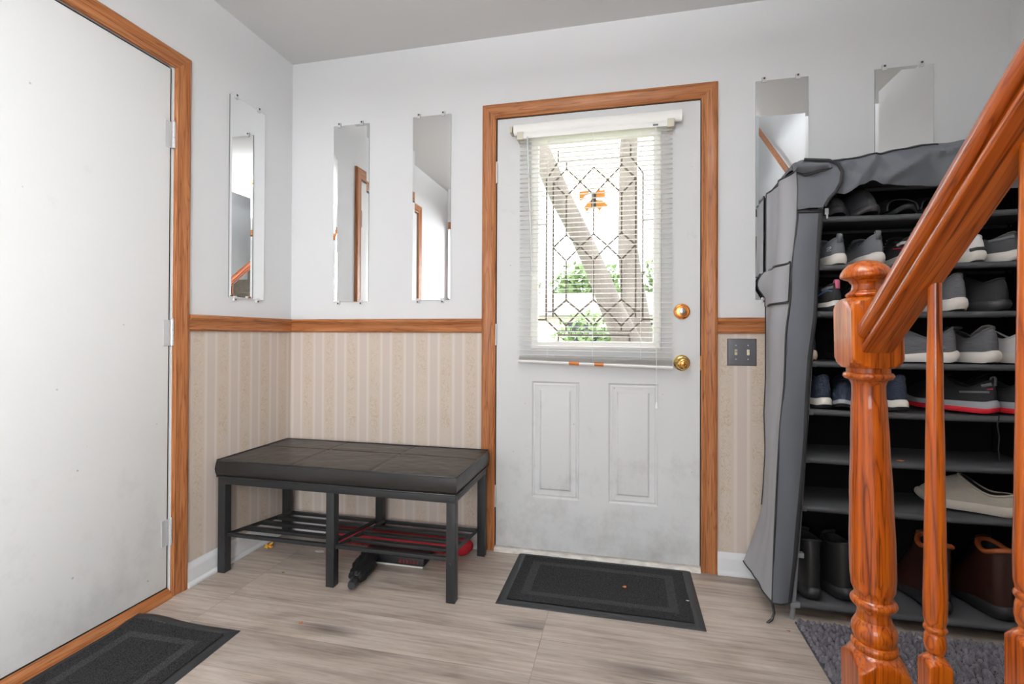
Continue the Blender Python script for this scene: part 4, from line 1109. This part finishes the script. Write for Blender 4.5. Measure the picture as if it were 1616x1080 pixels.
# storage pocket on the side panel
m = MB(); off = Vector((-.006, 0, 0)); rows = []
for z in [1.283-.0178*k for k in range(9)]:
    r = []
    for k in range(15):
        f = .06+.88*k/14; p = side_pt(f, z)+off
        if f > .55: q = (f-.55)/.39; p += Vector((-.030*q*math.sin(PI*min(1, (1.283-z)/.11+.05)), .012*q, 0))
        r.append(p)
    rows.append(r)
m.grid(rows); pk = m.build('side_pocket', CLOTH, rack, smooth=60)
m = MB()
for z in (1.283, 1.1406): m.tube([side_pt(.06+.88*k/14, z)+off*1.1 for k in range(13)], .0045, n=6)
m.tube([rows[i][-1] for i in range(9)], .003, n=6)
m.build('pocket_binding', PIPE, pk, smooth=70)
# front strip between piping and zip
ZP = [(1.492, 2.386), (1.445, 2.383), (1.266, 2.373), (1.087, 2.363), (.952, 2.348), (.659, 2.334), (.456, 2.317), (.230, 2.303), (.064, 2.283)]
def zipx(z):
    for (za, a), (zb, c) in zip(ZP, ZP[1:]):
        if z >= zb: return lerp(a, c, (z-za)/(zb-za))
    return ZP[-1][1]
zf = [1.465-.035*k for k in range(40)]+[.066]
def strip_pt(f, z):
    a = lp(z)[0]; return Vector((lerp(a, zipx(z), f), lerp(-.330, -.322, f)-.007*math.sin(PI*f)-.004*math.sin(z*11+f*3), z))
m = MB(); m.grid([[strip_pt(f/8, z) for f in range(9)] for z in zf]); m.build('cover_front_strip', CLOTHD, rack, smooth=70)
m = MB(); rows = [[strip_pt(1, z)+Vector((dx, dy, 0)) for dx, dy in ((-.008, -.002), (.0, -.004), (.008, -.001), (.010, .010))] for z in zf]
m.grid(rows); m.tube([strip_pt(f/8, zf[-1]) for f in range(9)], .003, n=6); m.tube([strip_pt(f/8, 1.458) + Vector((0, -.002, 0)) for f in range(9)], .005, n=6)
m.build('zip_binding', PIPE, rack, smooth=60)
m = MB(); e0 = side_pt(0, .075); m.tube([e0, e0+Vector((.004, -.008, -.03)), e0+Vector((-.004, -.014, -.05)), e0+Vector((-.026, -.016, -.071))], .0045, n=6); m.build('tie_strap', PIPE, rack)
# triangular corner flap above the strip, with the curled zip edge
ZC = [(2.386, 1.468), (2.398, 1.494), (2.416, 1.515), (2.430, 1.545), (2.433, 1.580), (2.420, 1.606), (2.392, 1.622), (2.352, 1.628), (2.318, 1.634)]
m = MB(); rows = []
for i, (x, z) in enumerate(ZC):
    t = i/(len(ZC)-1); ax = 2.306; az = lerp(1.466, 1.612, min(1, t*1.3)); r = []
    for k in range(9):
        f = k/8; r.append(Vector((lerp(ax, x, f), -.332-.030*f*math.sin(PI*(.25+.5*t))-.006*math.sin(f*5+t*4), lerp(az, z, f)-.006*math.sin(PI*f)*(t))))
    rows.append(r)
m.grid(rows); cf = m.build('corner_flap', CLOTHD, rack, smooth=70)
m = MB(); m.tube([r[-1]+Vector((0, -.004, 0)) for r in rows], .0052, n=8)
m.tube([Vector((2.306, -.334, 1.597)), Vector((2.325, -.341, 1.583)), Vector((2.36, -.352, 1.588)), Vector((2.41, -.358, 1.600))], .0035, n=6); m.build('curled_zip', PIPE, cf)
m = MB(); m.box(2.386, 2.398, -.352, -.345, 1.440, 1.462, .002); m.box(2.389, 2.395, -.356, -.350, 1.424, 1.444, .001); m.build('zip_pull', STEEL, cf)
# rolled front flap thrown over the top
TOPZ = [(2.288, 1.612), (2.300, 1.640), (2.322, 1.647), (2.39, 1.637), (2.46, 1.645), (2.546, 1.654), (2.62, 1.664), (2.696, 1.674), (2.76, 1.672), (2.817, 1.680), (2.88, 1.708), (2.95, 1.722), (3.12, 1.725)]
LOWZ = [(2.288, 1.600), (2.32, 1.590), (2.39, 1.595), (2.415, 1.520), (2.45, 1.512), (2.50, 1.535), (2.535, 1.552), (2.57, 1.536), (2.65, 1.527), (2.73, 1.522), (2.87, 1.505), (3.0, 1.50), (3.12, 1.50)]
nx = 170; rows = []
for i in range(nx+1):
    x = lerp(2.290, 3.122, i/nx); zt2 = interp(x, TOPZ); zl2 = interp(x, LOWZ)
    cs = [(-.015, 1.600), (-.09, lerp(1.612, zt2, .35)), (-.17, lerp(1.612, zt2, .7)), (-.25, lerp(1.612, zt2, .93)), (-.300, zt2), (-.326, zt2-.004), (-.345, zt2-.016)]
    hgt = zt2-.016-zl2
    for t in [k/14 for k in range(1, 15)]: cs.append((-.352-.012*math.sin(PI*t)+.010*t, zt2-.016-hgt*t))
    cs += [(-.338, zl2+.002), (-.325, zl2+.012), (-.31, zl2+.03)]
    r = []
    nn = len(cs)
    for j, (y, z) in enumerate(cs):
        t = j/(nn-1); amp = min(1, t*2.2)
        # diagonal crumple folds
        CR = [((2.545, 1.648), (2.478, 1.53), .020, .030), ((2.556, 1.645), (2.60, 1.555), -.014, .03), ((2.71, 1.642), (2.585, 1.556), .020, .026), ((2.71, 1.645), (2.64, 1.60), -.012, .03), ((2.83, 1.655), (2.72, 1.625), .016, .022), ((2.90, 1.66), (2.78, 1.54), .014, .04), ((2.44, 1.62), (2.50, 1.56), -.012, .024), ((3.0, 1.68), (2.92, 1.55), .016, .03)]
        cre = 0
        for (ax, az), (bx_, bz), hh_, ww in CR:
            dx_, dz_ = bx_-ax, bz-az; L2 = dx_*dx_+dz_*dz_; tt = ((x-ax)*dx_+(z-az)*dz_)/L2; tc_ = max(0, min(1, tt)); dd = math.hypot(x-ax-tc_*dx_, z-az-tc_*dz_)
            cre += hh_*max(0, 1-dd/ww)
        cre *= 1 if 5 <= j < nn-3 else .25
        a1 = math.sin(x*21-z*26+1.0); a2 = noise.noise(Vector((x*9, z*11+y*5, 3)))
        v = abs(((x*6.2+z*5.5) % 1)-.5)*2
        dy = -cre-.006*amp*a1-.022*amp*a2-.008*amp*(v-.5); dz = .006*amp*noise.noise(Vector((x*13, y*20, 7)))
        if j in (0,): dy = dz = 0
        r.append(Vector((x, y+dy, z+dz*(.3 if j < 8 else 1))))
    rows.append(r)
m = MB(); m.grid(rows); m.build('rolled_flap', CLOTHD, rack, smooth=50)
m = MB(); m.tube([r[6] + Vector((0, -.003, .002)) for r in rows[20:90]], .0025, n=6); m.build('flap_seam', PIPE, rack)

# ------------------------------------------------------------------ shoes
def crom(pts, t):
    """smooth interpolation through points"""
    for i in range(len(pts)-1):
        if t <= pts[i+1][0] or i == len(pts)-2:
            a, b_ = pts[i], pts[i+1]; p0 = pts[max(0, i-1)]; p3 = pts[min(len(pts)-1, i+2)]
            h = b_[0]-a[0]; u = (t-a[0])/h if h else 0; u = max(0, min(1, u))
            m0 = (b_[1]-p0[1])/(b_[0]-p0[0])*h if b_[0] != p0[0] else 0; m1 = (p3[1]-a[1])/(p3[0]-a[0])*h if p3[0] != a[0] else 0
            if i == 0: m0 = (b_[1]-a[1])
            return (2*u**3-3*u**2+1)*a[1]+(u**3-2*u**2+u)*m0+(-2*u**3+3*u**2)*b_[1]+(u**3-u**2)*m1
NP = 56
def foot_outline(L_, W, side):
    """closed outline, heel at x=0 pointing to +x; side=+1 left foot"""
    out = []
    for k in range(NP):
        a = 2*PI*k/NP; t = .5-.5*math.cos(a); s_ = math.sin(a)
        wt = crom([(0, .80), (.12, .83), (.30, .76), (.45, .80), (.66, 1.0), (.82, .96), (1, .66)], t)
        y = s_*abs(s_)**(-.35)*wt*W/2 if abs(s_) > 1e-4 else 0
        cshift = side*.008*math.sin(PI*min(1, max(0, (t-.35)/.65)))
        out.append((t*L_, y+cshift, t, a))
    return out
def shoe(name, label, cat, group, loc, rz, upper, sole, lining, L_=.285, W=.098, side=1, hs=.034, hf=.024, hh=.095, hm=.078, hi=.105, col=(.05, .50), cw=.030, spring=.014,
         tab=None, lace=None, logo=None, outs=None, cuff=None, band=None, toe_h=.050, heel_r=0.0, stripes=None, tilt=0):
    root = empty(name, loc, label, cat, group, rotz=rz)
    if tilt: root.rotation_euler = (tilt, 0, rz)
    root['_w'] = [0, 0, 0]
    ol = foot_outline(L_, W, side)
    def zbot(t): return spring*max(0, (t-.72)/.28)**2+.006*max(0, (.06-t)/.06)
    def ztop(t): return zbot(t)+crom([(0, hs), (.3, hs*.92), (.6, hf*1.02), (1, hf)], t)
    cx = L_*.47
    def sc(p, k, z): return Vector((cx+(p[0]-cx)*k, p[1]*k, z))
    # sole
    m = MB(); R = []
    for kk, zf_ in ((.90, 0), (.975, .0), (1.0, .14), (1.035, .35), (1.045, .6), (1.02, .88), (.985, 1.0), (.90, 1.0)):
        R.append([sc(p, kk, lerp(zbot(p[2]), ztop(p[2]), zf_)+(.002 if kk == .90 and zf_ == 0 else 0)) for p in ol])
    V = m.grid(R, close_v=True); m.fill(V[0][::-1]); m.fill(V[-1])
    so = m.build('sole', sole, root, keep=True, smooth=50)
    if outs is not None:
        m = MB(); R = [[sc(p, kk, zbot(p[2])+z) for p in ol] for kk, z in ((.93, -.0012), (1.0, .0), (1.03, .007), (1.047, .011 if not stripes else .016), (1.03, .012 if not stripes else .018))]
        V = m.grid(R, close_v=True); m.fill(V[0][::-1]); m.build('outsole', outs, so, keep=True, smooth=40)
    # upper
    def colp(p):
        t = p[2]; tc = lerp(col[0], col[1], t); s_ = math.sin(p[3])
        z = crom([(0, hh), (.45, hm), (1, hi)], t)
        return Vector((tc*L_+ (0), s_*cw*(1.0-.15*t)+side*.004*t, z))
    def up_(p, v):
        a = sc(p, .965, ztop(p[2])-.003); c = colp(p); t = p[2]
        k = Vector((lerp(a.x, c.x, .10+.10*t), lerp(a.y, c.y, .06), lerp(a.z, c.z, .62) if t < .5 else lerp(lerp(a.z, c.z, .62), a.z+toe_h, min(1, (t-.5)/.35))))
        if t < .08: k.x -= .004
        return a*(1-v)**2+k*2*v*(1-v)+c*v**2
    if band is None:
        m = MB(); R = [[up_(p, v/10) for p in ol] for v in range(11)]
        m.grid(R, close_v=True)
        cr_ = [colp(p)+Vector(((.004 if p[2] < .5 else -.004), -.003*math.sin(p[3]), -.001)) for p in ol]
        m.grid([R[-1], cr_], close_v=True)
        u_ = m.build('upper', upper, root, keep=True, smooth=70)
        m = MB(); R = []
        for k, dz in ((.90, .0), (.82, -.020), (.80, -.05)):
            ring = []
            for p in ol:
                c = colp(p); mid = Vector((L_*(col[0]+col[1])/2, 0, c.z))
                q = mid+(c-mid)*k; q.z = max(c.z+dz, .02); ring.append(q)
            R.append(ring)
        V = m.grid(R, close_v=True); m.fill(V[-1]); m.build('lining', lining, root, keep=True, smooth=60)
        # collar roll
        m = MB(); m.tube([colp(p) for p in ol], .0038 if cuff is None else .0085, n=8, closed=True)
        m.build('collar', upper if cuff is None else cuff, root, keep=True, smooth=80)
        if hi > .07 and lace is not None:
            tc = L_*col[1]
            m = MB(); rows = []
            for i in range(7):
                t = i/6; q = Vector((lerp(tc-.006, tc+.075, t), side*.004, lerp(hi+.012, .058+hf*.3, t)+.004*math.sin(PI*t)))
                w_ = lerp(.026, .016, t)
                rows.append([q+Vector((0, w_*s_, .005*(1-s_*s_))) for s_ in (-1, -.5, 0, .5, 1)])
            m.grid(rows); m.build('tongue', upper, root, keep=True, smooth=60, solid=.003)
            m = MB()
            for i in range(4):
                t = .15+i*.22; q = Vector((lerp(tc, tc+.07, t), side*.004, lerp(hi+.012, .062+hf*.3, t)+.009)); w_ = .022
                m.tube([q+Vector((0, -w_, -.006)), q+Vector((.004, -w_*.4, .0)), q+Vector((.008, w_*.4, 0)), q+Vector((.010, w_, -.006))], .0022, n=6)
            m.build('laces', lace, root, keep=True, smooth=60)
    else:
        m = MB(); R = []
        for i in range(11):
            x = L_*lerp(.50, .82, i/10); r = []
            for k in range(15):
                a = PI*k/14; r.append(Vector((x+.008*math.cos(a*2), math.cos(a)*W*.50, .018+math.sin(a)**.7*lerp(.060, .042, i/10))))
            R.append(r)
        m.grid(R); m.build('strap', band, root, keep=True, smooth=60, solid=.004)
    if tab is not None and band is None:
        m = MB(); h0 = hh
        rows = []
        for (x, z) in ((col[0]*L_+.002, h0-.006), (col[0]*L_-.000, h0+.010), (col[0]*L_-.006, h0+.014), (col[0]*L_-.011, h0+.008), (col[0]*L_-.010, h0-.018)):
            rows.append([Vector((x, y, z)) for y in (-.008, 0, .008)])
        m.grid(rows); m.build('pull_tab', tab, root, keep=True, smooth=60, solid=.002)
    if logo is not None:
        for v_pts, lm, wdt in logo:
            m = MB()
            pts = []
            for a_, v in v_pts:
                p = None; aa = a_ % (2*PI); k = aa/(2*PI)*NP; k0 = int(k) % NP; k1 = (k0+1) % NP; f = k-int(k)
                q0, q1 = up_(ol[k0], v), up_(ol[k1], v); q = q0.lerp(q1, f)
                d = Vector((q.x-L_*.2, q.y, 0)).normalized(); pts.append(q+d*.0012)
            m.tube(pts, wdt, n=6); m.build('side_mark', lm, root, keep=True, smooth=60)
    return root
def cloth(n, c, **k): return mat(n, S(c), k.pop('rough', .85), bump=k.pop('bump', (240, .5, .0012)), **k)
K_DG = cloth('shoe_dark_grey_knit', (64, 65, 68)); K_BK = cloth('shoe_black_cloth', (34, 34, 36)); K_GY = cloth('shoe_grey_mesh', (98, 100, 106))
K_NV = cloth('shoe_navy_knit', (36, 45, 62), bump=(90, 1, .003, (1, 1, 2.4))); K_KN = cloth('shoe_charcoal_wave_knit', (92, 92, 96), bump=(70, 1, .004, (.6, .6, 3)))
K_WH = mat('shoe_white_leather', S((226, 224, 222)), .5); K_RB = cloth('shoe_white_ribbed', (226, 224, 222), bump=(60, .8, .004, (.2, .2, 3)))
S_WH = mat('white_foam_sole', S((232, 226, 218)), .55, vary=(12, .05)); S_TN = mat('tan_foam_sole', S((222, 200, 176)), .6, vary=(12, .08)); S_BK = mat('black_rubber_sole', S((38, 38, 40)), .55)
S_DG = mat('dark_grey_foam_sole', S((58, 58, 61)), .6); S_GY = mat('grey_foam_sole', S((158, 160, 166)), .55); S_RD = mat('red_rubber_outsole', S((216, 32, 48)), .5)
LIN = mat('dark_shoe_lining', S((30, 30, 32)), .9); LING = mat('grey_shoe_lining', S((90, 90, 92)), .9)
LEA = mat('black_boot_leather', S((30, 29, 29)), .45, bump=(60, .3, .001)); LEB = mat('dark_brown_boot_leather', S((50, 28, 22)), .4, bump=(50, .3, .001), vary=(8, .2)); CUF = mat('tan_padded_cuff', S((158, 80, 38)), .6)
SILV = mat('reflective_silver_mark', S((222, 224, 228)), .2, metal=.4); PINK = mat('pink_pull_tab', S((214, 110, 140)), .7); BLUE = mat('blue_trim', S((94, 140, 190)), .5); REDT = mat('red_trim', S((200, 36, 72)), .6)
CANV = cloth('greyish_white_canvas', (178, 172, 160), bump=(120, .8, .002), vary=(9, .12)); S_DW = mat('dirty_white_rubber', S((204, 196, 184)), .6, vary=(10, .12))
HB_ = PI/2
G = {k: v for k, v in (('t', 'shoes on the top shelf'), ('2', 'shoes on the second shelf'), ('3', 'shoes on the third shelf'), ('4', 'shoes on the fourth shelf'), ('5', 'shoes on the fifth shelf'), ('b', 'boots on the bottom shelf'))}
def Z(k): return LV[k]+.0106
slog = lambda: [([(PI*.10+2*PI*0+.0, .50)], SILV, .002)]
# top shelf (toes face the room)
shoe('ankle_boot', 'dark grey ankle boot leftmost on the top shelf of the rack', 'boot', G['t'], (2.452, -.035, Z(8)), -HB_, K_DG, S_DG, LIN, L_=.262, W=.104, side=1, toe_h=.062, hh=.095, hm=.095, hi=.118, col=(.04, .46), lace=K_DG)
shoe('ankle_boot', 'dark grey ankle boot second on the top shelf, right of its mate', 'boot', G['t'], (2.558, -.030, Z(8)), -HB_, K_DG, S_DG, LIN, L_=.268, W=.104, side=-1, toe_h=.066, hh=.110, hm=.112, hi=.135, col=(.04, .50), lace=K_DG)
shoe('slide_sandal', 'black slide sandal on the top shelf right of the ankle boots', 'sandal', G['t'], (2.663, -.052, Z(8)), -HB_, K_BK, S_BK, LIN, L_=.25, W=.094, side=1, hs=.022, hf=.018, band=S_BK)
shoe('slide_sandal', 'black slide sandal on the top shelf partly behind the handrail', 'sandal', G['t'], (2.768, -.052, Z(8)), -HB_, K_BK, S_BK, LIN, L_=.25, W=.094, side=-1, hs=.022, hf=.018, band=S_BK)
# second shelf
A1 = HB_+.10
S_CURVE = [(5.62, .30), (5.70, .42), (5.80, .48), (5.90, .44), (5.84, .36), (5.92, .28), (6.02, .24), (6.10, .34)]
S_C2 = [(PI*2-.80+.2*0, .28), (PI*2-.62, .24), (PI*2-.54, .32), (PI*2-.66, .38), (PI*2-.80, .42), (PI*2-.74, .50), (PI*2-.58, .50)]
def smark(a0=.62, v0=.24, sx=.26, sy=.26):
    """curved S emblem near the heel on the left flank"""
    P_ = [(1, .92), (.62, 1.0), (.2, .9), (.1, .68), (.4, .52), (.75, .38), (.85, .16), (.5, 0), (0, .06)]
    return [((a0+sx*u), v0+sy*v) for u, v in P_]
shoe('sneaker', 'grey sneaker with white sole and silver curved mark, leftmost on the second shelf', 'shoe', G['2'], (2.458, -.292, Z(7)), HB_+.05, K_GY, S_WH, LING, hh=.098, hm=.072, hi=.095, hs=.036, side=1, tab=K_GY, lace=K_DG, logo=[(smark(.50, .30, .28, .24), SILV, .0018)])
shoe('sneaker', 'grey sneaker with white sole on the second shelf right above the newel knob', 'shoe', G['2'], (2.577, -.292, Z(7)), HB_+.02, K_GY, S_WH, LING, hh=.104, hm=.074, hi=.095, hs=.036, side=-1, tab=K_GY, lace=K_DG)
shoe('running_shoe', 'black and white running shoe with a red stripe on the second shelf beside the rail', 'shoe', G['2'], (2.690, -.282, Z(7)), HB_-.10, K_BK, S_WH, LIN, hh=.095, hm=.072, hi=.100, side=1, tab=K_GY, lace=K_WH, logo=[([(.35, .30), (.9, .52), (1.3, .75)], REDT, .0025), ([(.25, .62), (.7, .78), (1.1, .9)], K_WH, .006)])
shoe('running_shoe', 'grey running shoe with pale sole on the second shelf hidden behind the handrail', 'shoe', G['2'], (2.782, -.270, Z(7)), HB_, K_GY, S_GY, LIN, side=-1, lace=K_DG, tab=K_GY)
shoe('sneaker', 'white ribbed sneaker with black heel patch on the second shelf below the rail', 'shoe', G['2'], (2.880, -.286, Z(7)), HB_+.02, K_RB, S_WH, LIN, W=.096, hh=.090, hm=.070, hi=.095, side=1, lace=K_WH, logo=[([(6.0, .10), (6.2, .10), (.1, .10), (.3, .10), (.42, .12)], S_BK, .007)])
shoe('running_shoe', 'grey and white running shoe on the second shelf at the right baluster', 'shoe', G['2'], (3.000, -.270, Z(7)), HB_+.50, K_DG, S_WH, LIN, W=.104, hh=.100, hm=.078, hi=.105, side=-1, lace=K_GY, logo=[([(.2, .70), (.8, .72), (1.3, .9)], K_GY, .006)])
# third shelf
shoe('running_shoe', 'black sneaker with white stripe, blue trim and pink heel loop on the third shelf', 'shoe', G['3'], (2.452, -.286, Z(6)), HB_+.18, K_BK, S_WH, LIN, hh=.100, hm=.075, hi=.105, side=1, tab=PINK, lace=K_GY, outs=S_BK, stripes=True, logo=[([(.3, .55), (.6, .66), (.85, .62), (1.1, .5)], BLUE, .0018), ([(.2, .78), (.6, .82), (1.0, .9)], K_GY, .006)])
shoe('running_shoe', 'black running shoe on the third shelf behind the newel knob', 'shoe', G['3'], (2.560, -.282, Z(6)), HB_, K_BK, S_DG, LIN, side=-1, lace=K_BK)
shoe('knit_sneaker', 'charcoal ripple knit sneaker with cream sole heel on the third shelf', 'shoe', G['3'], (2.822, -.292, Z(6)), HB_+.04, K_KN, S_WH, LIN, W=.104, hh=.128, hm=.085, hi=.11, hs=.040, side=1, tab=None, lace=None)
shoe('ankle_boot', 'big black shoe on the third shelf right of the charcoal knit sneaker', 'boot', G['3'], (2.965, -.272, Z(6)), HB_+.45, K_BK, S_BK, LIN, W=.112, hh=.110, hm=.095, hi=.13, side=-1, lace=K_BK, toe_h=.07)
# fourth shelf
shoe('sneaker', 'small navy sneaker with tan sole leftmost on the fourth shelf', 'shoe', G['4'], (2.370, -.286, Z(5)), HB_+.10, K_NV, S_TN, LIN, W=.086, hh=.098, hm=.075, hi=.1, side=1, lace=K_NV)
shoe('sneaker', 'dark sneaker on the fourth shelf behind the newel block', 'shoe', G['4'], (2.545, -.255, Z(5)), HB_, K_BK, S_DG, LIN, side=-1, lace=K_BK)
shoe('knit_sneaker', 'charcoal ripple knit sneaker lying toe left on the fourth shelf behind the slim baluster', 'shoe', G['4'], (2.828, -.262, Z(5)), PI-.42, K_KN, S_WH, LIN, L_=.275, W=.100, hh=.122, hm=.082, hi=.11, hs=.036, side=1, lace=K_DG, logo=[([(4.2, .42), (4.3, .60)], SILV, .0012), ([(4.26, .42), (4.36, .60)], SILV, .0012)])
shoe('knit_sneaker', 'charcoal ripple knit sneaker heel out on the fourth shelf right of the slim baluster', 'shoe', G['4'], (2.925, -.288, Z(5)), HB_+.34, K_KN, S_WH, LIN, W=.104, hh=.120, hm=.082, hi=.11, hs=.038, side=-1, lace=K_DG)
shoe('sneaker', 'pale beige sneaker with dark laces rightmost on the fourth shelf', 'shoe', G['4'], (3.035, -.270, Z(5)), HB_+.30, K_WH, S_WH, LIN, W=.098, hh=.105, hm=.080, hi=.115, side=1, lace=LIN)
# fifth shelf
shoe('knit_sneaker', 'navy knit sneaker heel out with white and black sole, leftmost on the fifth shelf', 'shoe', G['5'], (2.412, -.290, Z(4)), HB_+.03, K_NV, S_WH, LIN, W=.096, hh=.120, hm=.085, hi=.11, hs=.036, side=1, outs=S_BK)
shoe('knit_sneaker', 'navy knit sneaker turned toe out on the fifth shelf left of the newel shaft', 'shoe', G['5'], (2.545, -.068, Z(4)), -HB_-.35, K_NV, S_GY, LIN, L_=.25, W=.090, hh=.105, hm=.08, hi=.10, side=1, outs=S_BK)
shoe('knit_sneaker', 'navy knit sneaker heel out on the fifth shelf just right of the newel shaft', 'shoe', G['5'], (2.650, -.290, Z(4)), HB_+.02, K_NV, S_WH, LIN, W=.096, hh=.125, hm=.085, hi=.11, hs=.036, side=-1, outs=S_BK)
shoe('running_shoe', 'black and grey running shoe with red outsole on the fifth shelf between two balusters', 'shoe', G['5'], (2.935, -.270, Z(4)), HB_+.58, K_BK, S_GY, LIN, W=.106, hh=.112, hm=.082, hi=.11, hs=.040, hf=.034, side=1, outs=S_RD, stripes=True, tab=K_GY, lace=LIN, logo=[([(.35, .42), (.8, .5), (1.3, .62)], K_GY, .004), ([(.15, .55), (.45, .58)], REDT, .0018), ([(.2, .8), (.7, .82)], K_GY, .006)])
shoe('running_shoe', 'black running shoe with red outsole at the right baluster, rightmost on the fifth shelf', 'shoe', G['5'], (3.040, -.268, Z(4)), HB_+.40, K_BK, S_GY, LIN, W=.104, hh=.112, hm=.082, hi=.11, hs=.040, hf=.034, side=-1, outs=S_RD, stripes=True, tab=K_GY, lace=LIN)
# slip-on, second shelf from the floor tubes
shoe('slip_on_shoe', 'worn greyish white canvas slip-on lying toe left on a lower shelf by the right baluster', 'shoe', None, (2.995, -.272, Z(2)), PI-.62, CANV, S_DW, LIN, L_=.268, W=.100, hs=.034, hf=.030, hh=.072, hm=.068, hi=.118, col=(.05, .56), cw=.036, side=1, toe_h=.034)
# boots at the bottom
shoe('work_boot', 'black leather boot leftmost on the bottom shelf behind the cover edge', 'boot', G['b'], (2.378, -.286, Z(0)), HB_+.03, LEA, S_BK, LIN, W=.100, hh=.215, hm=.20, hi=.21, col=(.03, .40), cw=.040, hs=.040, side=1, lace=LIN)
shoe('work_boot', 'black leather boot on the bottom shelf next to the newel shaft', 'boot', G['b'], (2.500, -.262, Z(0)), HB_+.30, LEA, S_BK, LIN, W=.100, hh=.205, hm=.19, hi=.20, col=(.03, .40), cw=.040, hs=.040, side=-1, lace=LIN)
shoe('work_boot', 'dark brown boot with tan padded cuff on the bottom shelf behind the slim baluster', 'boot', G['b'], (2.778, -.286, Z(0)), HB_+.02, LEB, S_BK, LIN, W=.108, hh=.235, hm=.215, hi=.235, col=(.03, .40), cw=.046, hs=.044, side=1, lace=LIN, cuff=CUF)
shoe('work_boot', 'dark brown boot with tan padded cuff on the bottom shelf left of the right baluster', 'boot', G['b'], (2.965, -.284, Z(0)), HB_+.14, LEB, S_BK, LIN, W=.108, hh=.235, hm=.215, hi=.235, col=(.03, .40), cw=.046, hs=.044, side=-1, lace=LIN, cuff=CUF)
# loose lace hanging from the fifth shelf
m = MB(); m.tube([(2.915, -.312, LV[4]+.012), (2.907, -.316, LV[4]-.02), (2.914, -.314, LV[4]-.06), (2.910, -.315, LV[4]-.10), (2.916, -.314, LV[4]-.14)], [.002, .002, .002, .0016, .002], n=6)
tag(m.build('shoe_lace', LIN), 'loose dark lace hanging below the fifth shelf under the red soled shoe', 'lace')
flake('leaf_bit', (2.655, -.265, LV[3]+.004), (.016, .006), ORL, 'curled brown leaf lying on the empty sixth shelf', 'leaf', seed=12)

for o in bpy.data.objects:
    if '_w' in o: del o['_w']
